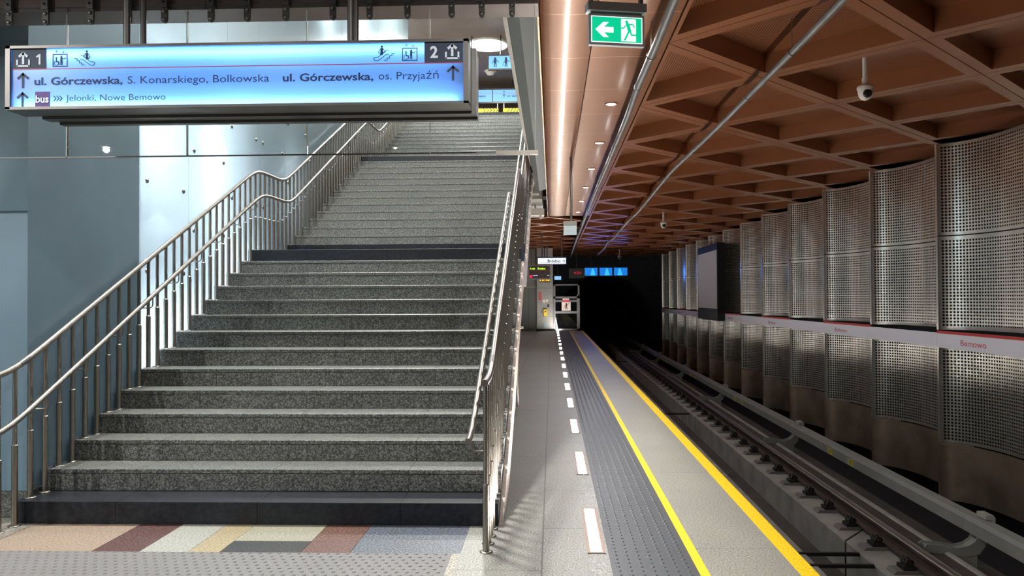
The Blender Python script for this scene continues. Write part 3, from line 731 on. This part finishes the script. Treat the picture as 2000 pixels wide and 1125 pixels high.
MB().tube([(-.17, .05, .09), (-.15, .055, .14), (-.1, .045, .12), (-.07, .0, .085), (-.1, -.045, .12), (-.15, -.055, .14), (-.17, -.05, .09)], .011, 6).build('spring_clip', M['iron'], f0)
MB().lathe([(.0, .15), (.016, .15), (.018, .13), (.018, .08)], (-.135, 0, 0), 8).build('bolt', M['iron'], f0)
fo = ['nearest black rail fastener in view', 'second nearest black rail fastener', 'third nearest black rail fastener', 'fourth nearest black rail fastener', 'fifth nearest black rail fastener', 'sixth nearest black rail fastener', 'seventh nearest black rail fastener', 'eighth nearest black rail fastener', 'ninth nearest black rail fastener', 'tenth nearest black rail fastener']
for i in range(46):
    o = f0 if i == 0 else copy_tree(f0)
    o.location = (3.60, 6.98+.715*i, -1.10)
    if i < 10: o['label'] = fo[i]+' beside the far rail'
    else:
        tens = {1: 'ten', 2: 'twenty', 3: 'thirty', 4: 'forty'}[(i+1)//10]; ones = ['', 'first', 'second', 'third', 'fourth', 'fifth', 'sixth', 'seventh', 'eighth', 'ninth'][(i+1) % 10]
        teen = ['tenth', 'eleventh', 'twelfth', 'thirteenth', 'fourteenth', 'fifteenth', 'sixteenth', 'seventeenth', 'eighteenth', 'nineteenth']
        w_ = teen[i-9] if i < 19 else (tens+'-'+ones if ones else {20: 'twentieth', 30: 'thirtieth', 40: 'fortieth'}[i+1])
        o['label'] = w_+' black rail fastener counted along the far rail from the camera'
# third rail with cover, brackets, stickers
tr = thing('third_rail', (4.59, -6, -.97), 'grey covered third rail running along the foot of the perforated wall', 'third rail')
segs = [(-6, 2.45), (2.455, 8.66), (8.665, 14.86), (14.865, 21.06), (21.065, 27.26), (27.265, 33.46), (33.465, 88)]
for a, b_ in segs:
    MB().ext([(4.52, -.97), (4.535, -.97), (4.535, -.865), (4.64, -.86), (4.64, -.93), (4.655, -.93), (4.655, -.80), (4.645, -.785), (4.55, -.80), (4.523, -.843)], a, b_, 'y').build('cover', M['cover'], tr)
MB().box(4.56, -6, -.95, 4.62, 88, -.87).build('conductor_bar', M['rail'], tr)
ylw = plain('warning_yellow', (.62, .58, .02), .5); grey_ = plain('sticker_grey', (.35, .35, .3), .5)
for yb in (11.75, 18.4, 24.4, 30.6):
    for dy in (0, .86 if yb < 12 else .72):
        y_ = yb+dy; s = MB().box(4.5155, y_, -.955, 4.5175, y_+.26, -.862).build('sticker', grey_, tr)
        MB().box(4.5145, y_, -.955, 4.5155, y_+.165, -.862).build('warning_field', ylw, s)
        if yb < 19:
            FS = ((4.5145, y_+.155, -.955), (0, -1, 0), (0, 0, 1)); mb = MB()
            for zz in (.066, .042, .018):
                x_ = .012
                while x_ < .135:
                    w_ = random.uniform(.012, .03); mb.flat(rect(x_, zz, min(x_+w_, .14), zz+.012), *FS, .001); x_ += w_+.005
            mb.build('warning_lines', M['blackplastic'], s)
            mb = MB(); FS = ((4.5155, y_+.25, -.955), (0, -1, 0), (0, 0, 1)); stroke(mb, [(.012, .03), (.04, .075), (.068, .03), (.012, .03)], .004, FS, .001); mb.build('warning_triangle', M['blackplastic'], s)
b0 = thing('third_rail_bracket', (4.6, 0, -1.33), '', 'bracket', 'curved brackets of the third rail')
path = [(3.96, -1.075), (3.99, -1.045), (4.15, -1.055), (4.32, -1.085), (4.43, -1.06), (4.50, -1.01), (4.515, -.975)]
out_ = [(3.98, -1.13), (4.17, -1.15), (4.40, -1.18), (4.54, -1.15), (4.60, -1.07), (4.635, -.975)]
mb = MB()
for y_ in (-.07, .055):
    mb.ext(path+out_[::-1], y_, y_+.015, 'y')
mb.ext([(p[0], p[1]-.02) for p in path[1:]] + [(p[0], p[1]-.035) for p in path[1:]][::-1], -.056, .056, 'y')
mb.build('curved_arm', M['cover'], b0)
MB().box(4.27, -.06, -1.33, 4.52, .06, -1.165).build('foot', M['cover'], b0)
MB().ext([(4.66, -.975), (4.69, -.975), (4.70, -.76), (4.68, -.73), (4.60, -.73), (4.60, -.779), (4.66, -.782)], -.09, .09, 'y').build('clip', plain('pale_clip', (.34, .34, .31), .5), b0)
bl = ['nearest curved grey bracket under the third rail, at the lower right corner', 'second nearest curved grey bracket under the third rail', 'third nearest curved grey bracket under the third rail', 'fourth nearest curved grey bracket under the third rail', 'fifth curved grey bracket under the third rail, near the tunnel', 'farthest curved grey bracket under the third rail, deep in shadow']
for i in range(6):
    o = b0 if i == 0 else copy_tree(b0)
    o.location = (4.6, 8.45+6.2*i, -1.33); o['label'] = bl[i]
# drain bars and thin pipe in the pit
for (y_, a, b_, lb) in ((8.22, 1.5, 3.21, 'upper of two black bars crossing the pit below the platform'), (7.86, 1.5, 3.215, 'lower of two black bars crossing the pit, nearest the camera'), (18.05, 1.5, 3.18, 'black bar crossing the pit far along the platform'), (33.0, 1.5, 3.2, 'farthest black bar crossing the pit near the tunnel')):
    tag(MB().box(a, y_-.02, -1.12, b_, y_+.02, -1.085).build('cross_bar', M['iron'], None), lb, 'bar', 'black bars across the pit')
tag(MB().tube([(3.10, 8.30, -1.47), (3.10, 8.30, -1.02), (3.115, 8.33, -.995), (3.52, 8.9, -1.05)], .009, 6).build('thin_pipe', M['iron']), 'thin black pipe bent over the concrete plinth', 'pipe')

# ================================================================== CONDUITS
p1 = [(.91, 4.0), (.915, 6.6), (.893, 7.95), (.92, 9.4), (.922, 12.5), (.90, 15.7), (.915, 19.4), (.93, 24.3), (.92, 28.4), (.95, 33.7), (1.0, 41)]
p2 = [(2.15, 4.0), (2.16, 6.4), (2.13, 8.4), (2.12, 10.8), (2.085, 13.5), (2.15, 17.5), (2.2, 19.8), (2.19, 22), (2.2, 25), (2.27, 27.8), (2.2, 30.5), (2.3, 33.3), (2.28, 39.2)]
for pp, r_, lb in ((p1, .035, 'grey conduit under the flat copper ceiling strip, nearer the stairs'), (p2, .031, 'grey conduit under the copper coffers, nearer the track wall')):
    q = thing('conduit', (pp[0][0], pp[0][1], 3.78), lb, 'conduit', 'conduits under the ceiling')
    sp = []
    for i in range(len(pp)-1):
        for k in range(4):
            u = k/4; u2 = u*.75+.25*u*u*(3-2*u); sp.append((pp[i][0]+(pp[i+1][0]-pp[i][0])*u2, pp[i][1]+(pp[i+1][1]-pp[i][1])*u, 3.78+.012*math.sin(i*2.1+u*2.1)))
    sp.append((pp[-1][0], pp[-1][1], 3.78))
    MB().tube(sp, r_, 10).build('pipe', M['conduit'], q)
    for i in range(2, len(sp)-2, 6):
        a = Vector(sp[i]); d = (Vector(sp[i+1])-a).normalized()
        MB().tube([a-d*.05, a+d*.05], r_+.004, 10).build('coupling', M['conduit'], q)
    for y_ in (7.0, 11.4, 15.8, 20.2, 24.6, 31):
        j = min(range(len(sp)), key=lambda i: abs(sp[i][1]-y_)); a = sp[j]
        MB().tube([(a[0], a[1], 3.78), (a[0], a[1], 4.10)], .004, 5).lathe([(r_+.003, -.008), (r_+.009, -.008), (r_+.009, .008), (r_+.003, .008)], a, 12, 'y').build('hanger', M['steel'], q)
# ================================================================== DOWNLIGHTS
dl_lab = ['nearest', 'second nearest', 'third nearest', 'fourth nearest', 'fifth nearest', 'sixth nearest', 'farthest']
def downlight(x, y, label, group):
    q = thing('downlight', (x, y, 4.09), label, 'downlight', group)
    MB().lathe([(.085, .010), (.085, -.003), (.078, -.006), (.066, .0), (.064, .012)], (x, y, 4.095), 20).build('trim_ring', M['copper'], q)
    MB().lathe([(.064, .004), (0.0, .004)], (x, y, 4.093), 20).build('lens', M['dl'], q)
for y, w in zip(DOWN_Y, dl_lab): downlight(.775, y, 'small round downlight in the copper ceiling strip, '+w+' of its row', 'downlights in the copper ceiling strip')
for i, (x, y) in enumerate(BACK_DL): downlight(x, y, 'small round downlight in the ceiling behind the camera', 'downlights behind the camera')
# ================================================================== FLOOR LIGHTS
fl0 = thing('floor_light', (.272, 4.86, 0), '', 'floor light', 'floor lights along the tactile strip')
x, y = .272, 4.86
MB().box(x-.057, y, -.05, x-.036, y+1.03, .001).box(x+.036, y, -.05, x+.057, y+1.03, .001).box(x-.036, y, -.05, x+.036, y+.025, .001).box(x-.036, y+1.005, -.05, x+.036, y+1.03, .001).build('frame', plain('bronze_light_frame', (.30, .20, .15), .45, .3), fl0)
MB().box(x-.057, y-.006, -.02, x+.057, y, .003).build('end_strip', M['steel'], fl0)
MB().box(x-.036, y+.025, -.05, x+.036, y+1.005, -.001).build('diffuser', M['floorlight'], fl0)
for i in range(16):
    o = fl0 if i == 0 else copy_tree(fl0)
    o.location = (.272, 4.86+2.155*i, 0)
    if i == 15: o.location.y = 4.86+2.155*i-.3
    wn = ['nearest', 'second nearest', 'third nearest', 'fourth nearest', 'fifth nearest', 'sixth nearest', 'seventh nearest', 'eighth nearest', 'ninth nearest', 'tenth nearest', 'eleventh nearest', 'fifth from the gate', 'fourth from the gate', 'third from the gate', 'second from the gate', 'last, right before the gate'][i]
    o['label'] = 'long glowing white light set in the platform floor, '+wn
# ================================================================== SECURITY CAMERAS
def dome_cam(x, y, ztop, zc, s, label):
    q = thing('security_camera', (x, y, ztop), label, 'security camera', 'dome cameras under the coffers')
    MB().tube([(x, y, zc+.10*s), (x, y, ztop)], .026*s, 14).tube([(x, y, zc+.05*s), (x, y, zc+.13*s)], .033*s, 14).build('stem', M['whiteplastic'], q)
    b = MB().lathe([(.0, .055*s), (.06*s, .055*s), (.082*s, .035*s), (.086*s, .015*s), (.078*s, .0), (.077*s, -.02*s), (.068*s, -.06*s), (.045*s, -.10*s), (0, -.118*s)], (x, y, zc), 22).build('housing', M['whiteplastic'], q)
    MB().lathe([(.046*s, .03*s), (.046*s, -.004*s), (.038*s, -.012*s), (0, -.014*s)], (x, y-.066*s, zc-.05*s), 18, 'y').build('lens', M['blackplastic'], b)
dome_cam(3.372, 8.33, 4.40, 3.82, 1, 'white dome camera on a short stem under the coffers, nearest one')
dome_cam(3.275, 22.556, 4.12, 3.77, 1.15, 'white dome camera on a stem under the coffers, middle one')
dome_cam(3.47, 39.43, 4.32, 3.72, 1.2, 'white dome camera on a stem far away above the blue monitors')
# ================================================================== HANGING BOX ON A POLE
q = thing('hanging_sign', (.32, 13.6, 2.73), 'grey box sign seen from behind, hanging on a long pole', 'sign')
MB().tube([(.35, 13.6, 2.96), (.35, 13.6, 4.1)], .022, 12).build('pole', M['steel'], q)
MB().box(.21, 13.55, 2.76, .445, 13.75, 2.965).build('housing', plain('khaki_housing', (.24, .22, .18), .5), q)
MB().box(.215, 13.52, 2.72, .44, 13.56, 2.88).build('back_plate', plain('pale_blue_grey_plate', (.38, .46, .45), .4), q)
# grey duct and lamp box beside the far end of the stair opening
struct('trim_10', MB().box(-.62, 17.5, 4.0, -.28, 17.9, 4.5).box(-.75, 17.9, 3.92, -.22, 22, 4.3), plain('khaki_duct', (.28, .27, .23), .5))
q = thing('lamp_box', (-.5, 19.0, 3.6), 'white box with two small spotlights beside the stair slab', 'lamp')
MB().box(-.62, 18.9, 3.66, -.18, 19.2, 3.82).box(-.42, 19, 3.82, -.38, 19.05, 3.93).build('housing', M['whiteplastic'], q)
for x in (-.55, -.27): MB().tube([(x, 19, 3.66), (x, 19, 3.57)], .03, 10).build('spotlight', M['whiteplastic'], q)
# ================================================================== PLATFORM END
q = thing('glass_gate', (.7, YE, 0), 'grey framed glass gate closing the platform end', 'gate')
G = plain('grey_gate_metal', (.20, .20, .20), .4, .4)
mb = MB()
for a, b_, c, d in ((.07, 0, .17, 2.3), (1.23, 0, 1.37, 1.78), (.07, 1.60, 1.37, 1.70), (.17, .86, 1.23, .97), (.17, 1.43, 1.23, 1.52), (.07, 0, 1.37, .10), (.07, 2.24, 1.36, 2.30), (1.28, 1.7, 1.36, 2.3)):
    mb.box(a, YE, b_, c, YE+.06, d)
mb.build('frame', G, q)
MB().box(.17, YE+.025, .1, 1.23, YE+.035, 1.6).build('pane', M['glass'], q)
b = MB().box(.48, YE-.012, 1.0, .92, YE, 1.42).build('prohibition_plate', M['whiteplastic'], q)
mb = MB(); FG = ((.48, YE-.012, 1.0), (1, 0, 0), (0, 0, 1)); disc2(mb, (.23, .34), .035, FG, .004); stroke(mb, [(.23, .29), (.23, .18)], .07, FG, .004); stroke(mb, [(.21, .18), (.20, .06)], .03, FG, .004); stroke(mb, [(.25, .18), (.26, .06)], .03, FG, .004); stroke(mb, [(.2, .28), (.12, .2)], .025, FG, .004); stroke(mb, [(.26, .28), (.34, .34)], .025, FG, .004)
mb.build('figure', M['blackplastic'], b)
mb = MB(); stroke(mb, [(.07, .06), (.37, .38)], .022, FG, .006); mb.build('red_bar', M['red'], b)
b = MB().box(.53, YE-.02, 1.44, .85, YE, 1.60).build('red_notice', emis('red_notice', (.75, .03, .06), .6), q)
MB().box(.53, YE-.022, 1.52, .85, YE-.018, 1.60).build('white_field', M['whiteplastic'], b)
q = thing('help_phone', (-.32, YE, .7), 'yellow emergency phone on the stone pillar', 'phone')
MB().bbox(-.41, YE-.09, .74, -.23, YE, 1.08, .02).build('body', plain('phone_yellow', (.75, .50, .01), .4), q)
MB().lathe([(0, -.012), (.045, -.012), (.05, 0)], (-.32, YE-.09, .95), 12, 'y').build('button', plain('grey_button', (.2, .15, .05), .4), q)
tag(MB().box(-.66, YE-.01, 1.5, -.51, YE, 1.93).build('notice_strip', plain('pink_notice', (.42, .10, .08), .5)), 'red and white notice strip on the stone pillar beside the lift door', 'notice')
tag(MB().box(-.46, YE-.012, 1.40, -.33, YE, 1.55).build('notice', M['whiteplastic']), 'left of two small pale notices above the yellow phone', 'notice')
tag(MB().box(-.30, YE-.012, 1.42, -.19, YE, 1.56).build('notice', M['whiteplastic']), 'right of two small pale notices above the yellow phone', 'notice')
tag(MB().box(-.23, YE-.03, 1.17, -.13, YE, 1.32).build('switch_box', M['blackplastic']), 'small black box above the yellow phone', 'box')
tag(MB().box(-.41, YE-.03, .18, -.28, YE, .38).build('socket_box', plain('cyan_box', (.20, .34, .34), .5)), 'small pale blue box low on the stone pillar', 'box')
# destination sign
q = thing('line_sign', (0, 30, 2.96), 'white lit sign reading Bródno with arrow hanging far along the platform', 'sign')
MB().box(-.57, 30, 2.93, .58, 30.15, 3.23).build('housing', plain('navy_housing', (.02, .05, .11), .4), q)
MB().box(-.54, 29.99, 2.96, .55, 30, 3.18).build('lit_face', emis('white_sign_face', (.80, .93, 1), 1.15), q)
FB = ((-.54, 29.985, 2.96), (1, 0, 0), (0, 0, 1))
text('lettering', 'Bródno', .38, .88, .05, .115, FB, M['bluetxt'], q, .03, .002)
mb = MB(); stroke(mb, [(.93, .10), (1.05, .10)], .02, FB); stroke(mb, [(1.0, .15), (1.05, .10), (1.0, .05)], .02, FB); stroke(mb, [(.05, .045), (.40, .045)], .012, FB); mb.build('arrow', M['dkblue'], q)
MB().tube([(.40, 30.1, 3.23), (.40, 30.1, 4.41)], .03, 8).tube([(-.38, 30.1, 3.23), (-.38, 30.1, 4.41)], .03, 8).build('pole', M['steel'], q)
# departure board
q = thing('departure_board', (-.55, 34, 2.46), 'dark departure board with green lettering near the lift door', 'display board')
MB().box(-1.05, 34, 2.44, -.04, 34.2, 3.08).build('case', plain('board_grey', (.20, .19, .17), .5), q)
MB().box(-1.0, 33.99, 2.49, -.09, 34, 3.03).build('screen', plain('board_black', (.05, .045, .04), .3), q)
FD = ((-1.0, 33.985, 2.49), (1, 0, 0), (0, 0, 1)); GL = emis('led_green', (.45, .9, .02), 1.4)
text('lettering', '4 min', .03, .26, .40, .085, FD, GL, q, .03); text('lettering', 'Bródno', .38, .72, .40, .085, FD, GL, q, .03)
MB().flat(rect(.02, .345, .89, .355), *FD, .003).flat(rect(.02, .19, .89, .197), *FD, .003).build('divider', M['red'], q)
MB().flat(rect(.02, .03, .13, .15), *FD, .003).build('red_symbol', emis('led_red', (.8, .02, .07), .9), q)
MB().flat(rect(.16, .12, .38, .15), *FD, .003).flat(rect(.8, .12, .89, .15), *FD, .003).build('small_lines', emis('led_white', (.5, .55, .9), .9), q)
MB().tube([(-.9, 34.1, 3.08), (-.9, 34.1, 4.1)], .025, 8).tube([(-.2, 34.1, 3.08), (-.2, 34.1, 4.1)], .025, 8).build('pole', M['steel'], q)
# clock
q = thing('station_clock', (-.33, 36, 2.4), 'small digital clock with orange numerals under the departure board', 'clock')
MB().box(-.58, 36, 2.36, -.08, 36.1, 2.58).tube([(-.33, 36.05, 2.58), (-.33, 36.05, 4.1)], .02, 8).build('case', M['blackplastic'], q)
text('numerals', '13:10', .02, .48, .04, .12, ((-.58, 35.995, 2.38), (1, 0, 0), (0, 0, 1)), emis('led_orange', (1, .42, .0), 1.8), q, .04)
# tv
q = thing('info_screen', (-1.08, 30, 2.25), 'small bright blue screen just right of the stair slab', 'screen')
MB().box(-1.22, 30, 2.22, -.95, 30.1, 2.62).tube([(-1.08, 30.05, 2.62), (-1.08, 30.05, 4.1)], .02, 8).build('case', M['blackplastic'], q)
MB().box(-1.2, 29.99, 2.24, -.97, 30, 2.60).build('screen', emis('screen_blue', (.22, .45, .85), 1.1), q)
# monitors for the driver
for i, (a, b_) in enumerate(((1.63, 2.25), (2.36, 2.98), (3.07, 3.72))):
    q = thing('monitor', ((a+b_)/2, YE, 2.72), ['left', 'middle', 'right'][i]+' of the three blue monitors before the tunnel', 'monitor', 'blue monitors before the tunnel')
    MB().box(a-.04, YE+.01, 2.68, b_+.04, YE+.25, 3.15).tube([((a+b_)/2, YE+.1, 3.15), ((a+b_)/2, YE+.1, 4.30 if i == 2 else 4.12)], .02, 8).build('case', M['blackplastic'], q)
    MB().box(a, YE, 2.725, b_, YE+.01, 3.105).build('screen', emis('monitor_blue', (.005, .15, .55), 1.3), q)
    c = (a+b_)/2+[.08, .05, -.05][i]
    MB().add([(c-.12, YE-.004, 2.73), (c+.14, YE-.004, 2.73), (c+.03, YE-.004, 3.08), (c-.03, YE-.004, 3.08)], [(0, 1, 2, 3)]).build('platform_view', emis('monitor_cyan', (.03, .40, .85), 1.3), q)
    area('monitor_lamp', ((a+b_)/2, YE-.02, 2.92), .55, 3.2, (.05, .2, 1), (R(-90), 0, 0), sy=.35)
# red led board, small lit sign, tubes across the track end
q = thing('led_board', (1.15, 36, 2.58), 'dim led board with red figures left of the blue monitors', 'display board')
MB().box(.80, 36, 2.55, 1.52, 36.1, 3.0).tube([(1.15, 36.05, 3.0), (1.15, 36.05, 4.1)], .02, 8).build('case', M['blackplastic'], q)
text('figures', '4:54', .22, .58, .14, .12, ((.80, 35.995, 2.60), (1, 0, 0), (0, 0, 1)), emis('led_dim_red', (.45, .01, .02), .8), q, .02)
q = thing('small_lit_sign', (.3, 37.4, 2.5), 'small blue lit sign above the glass gate', 'sign')
MB().box(.11, 37.4, 2.49, .47, 37.5, 2.70).tube([(.3, 37.45, 2.7), (.3, 37.45, 4.41)], .015, 8).build('case', M['blackplastic'], q)
MB().box(.13, 37.39, 2.51, .45, 37.4, 2.68).build('lit_face', emis('small_sign_blue', (.25, .5, .9), 1.0), q)
# ================================================================== UPPER HALL
dlb = ['large round ceiling light right of the lit sign', 'round ceiling light over the upper flight', 'round ceiling light over the lower flight', 'round ceiling light of the upper hall right of the stairs']
for (x, y), lb in zip(HALL_DISCS, dlb):
    q = thing('round_ceiling_light', (x, y, 9.85), lb, 'ceiling light', 'round ceiling lights')
    MB().lathe([(.66, .05), (.66, 0), (.625, -.005)], (x, y, 9.85), 40).build('rim', M['whiteplastic'], q)
    MB().lathe([(.625, -.004), (.0, -.004)], (x, y, 9.852), 40).build('diffuser', M['disc'], q)
SB = emis('hall_sign_blue', (.17, .44, .98), 1.05)
q = thing('person_sign', (-1.57, 24, 8.84), 'small blue lit sign with two standing figures under the upper ceiling', 'sign')
MB().box(-1.97, 24, 8.80, -1.17, 24.12, 9.26).tube([(-1.57, 24.06, 9.26), (-1.57, 24.06, 9.9)], .02, 8).build('case', M['blackplastic'], q)
MB().box(-1.94, 23.99, 8.84, -1.20, 24, 9.23).build('lit_face', SB, q)
mb = MB(); FP = ((-1.94, 23.985, 8.84), (1, 0, 0), (0, 0, 1))
for cx_ in (.20, .54):
    disc2(mb, (cx_, .32), .03, FP); stroke(mb, [(cx_, .28), (cx_, .18)], .07, FP); stroke(mb, [(cx_-.02, .18), (cx_-.03, .05)], .028, FP); stroke(mb, [(cx_+.02, .18), (cx_+.03, .05)], .028, FP); stroke(mb, [(cx_+.03, .26), (cx_+.10, .20)], .02, FP)
stroke(mb, [(.16, .26), (.11, .16)], .018, FP); stroke(mb, [(.5, .24), (.43, .08)], .014, FP); mb.build('figures', M['bluetxt'], q)
q = thing('wall_lamp_panel', (-2.5, 24, 8.8), 'narrow pale panel beside the sign with two figures', 'panel')
MB().box(-2.60, 24, 8.78, -2.36, 24.1, 9.25).tube([(-2.48, 24.05, 9.25), (-2.48, 24.05, 9.9)], .02, 8).build('case', M['steel_d'], q)
MB().box(-2.57, 23.99, 8.81, -2.40, 24, 9.22).build('plate', plain('pale_green_plate', (.5, .56, .5), .5), q)
for i, (a, b_) in enumerate(((-3.6, -2.215), (-2.185, -.7))):
    q = thing('hall_sign', ((a+b_)/2, 28.9, 9.05), ['left', 'right'][i]+' blue lit direction sign far above the stair head', 'sign', 'blue direction signs in the upper hall')
    MB().box(a-.01, 28.9, 9.0, b_+.01, 29.05, 9.56).tube([((a+b_)/2, 28.97, 9.56), ((a+b_)/2, 28.97, 9.9)], .03, 8).build('housing', M['blackplastic'], q)
    MB().box(a, 28.89, 9.06, b_, 28.9, 9.50).build('lit_face', SB, q)
    FH = ((a, 28.885, 9.06), (1, 0, 0), (0, 0, 1))
    if i: text('lettering', 'ul. Górczewska', .55, 1.35, .17, .08, FH, M['bluetxt'], q, .02); mb = MB(); up_arrow(mb, .42, .14, .27, .09, .02, FH); up_arrow(mb, .42, .31, .40, .07, .015, FH); mb.build('arrow', M['bluetxt'], q)
    else: text('lettering', 'Powstańców Śląskich,', .35, 1.15, .17, .075, FH, M['bluetxt'], q, .02)
    MB().flat(rect(.02, .29, b_-a-.02, .30), *FH, .002).build('line', M['red'], q)
YB2 = emis('barrier_yellow', (.55, .50, .0), .35)
for i, (a, b_) in enumerate(((-2.45, -1.50), (-1.36, -.40))):
    q = thing('barrier', ((a+b_)/2, 21.8, 6.72), ['left', 'right'][i]+' low barrier with yellow striped rail at the stair head', 'barrier', 'barriers at the stair head')
    MB().box(a, 21.79, 6.915, b_, 21.83, 7.03).build('striped_rail', plain('barrier_yellow', (.80, .74, .0), .5), q)
    mb = MB(); FC = ((a, 21.788, 6.915), (1, 0, 0), (0, 0, 1)); s = 1 if i == 0 else -1
    for k in range(5):
        xx = (b_-a)-.42+k*.09 if i == 0 else .12+k*.09
        stroke(mb, [(xx, .005), (xx+(.05 if i == 0 else .06), .057 if i == 0 else .11)], .022, FC)
        if i == 0: stroke(mb, [(xx+.05, .057), (xx, .11)], .022, FC)
    mb.build('chevrons', M['blackplastic'], q)
    for x in (a+.02, b_-.02): MB().box(x-.012, 21.80, 6.72, x+.012, 21.82, 7.17).build('post', M['steel'], q)
q = thing('ceiling_speaker', (-2.2, 27.8, 9.8), 'small white fixture on the upper ceiling above the far blue signs', 'fixture')
MB().lathe([(0, -.14), (.12, -.12), (.17, -.05), (.17, 0), (.22, 0), (.22, .02)], (-2.2, 27.8, 9.88), 16).build('body', M['whiteplastic'], q)
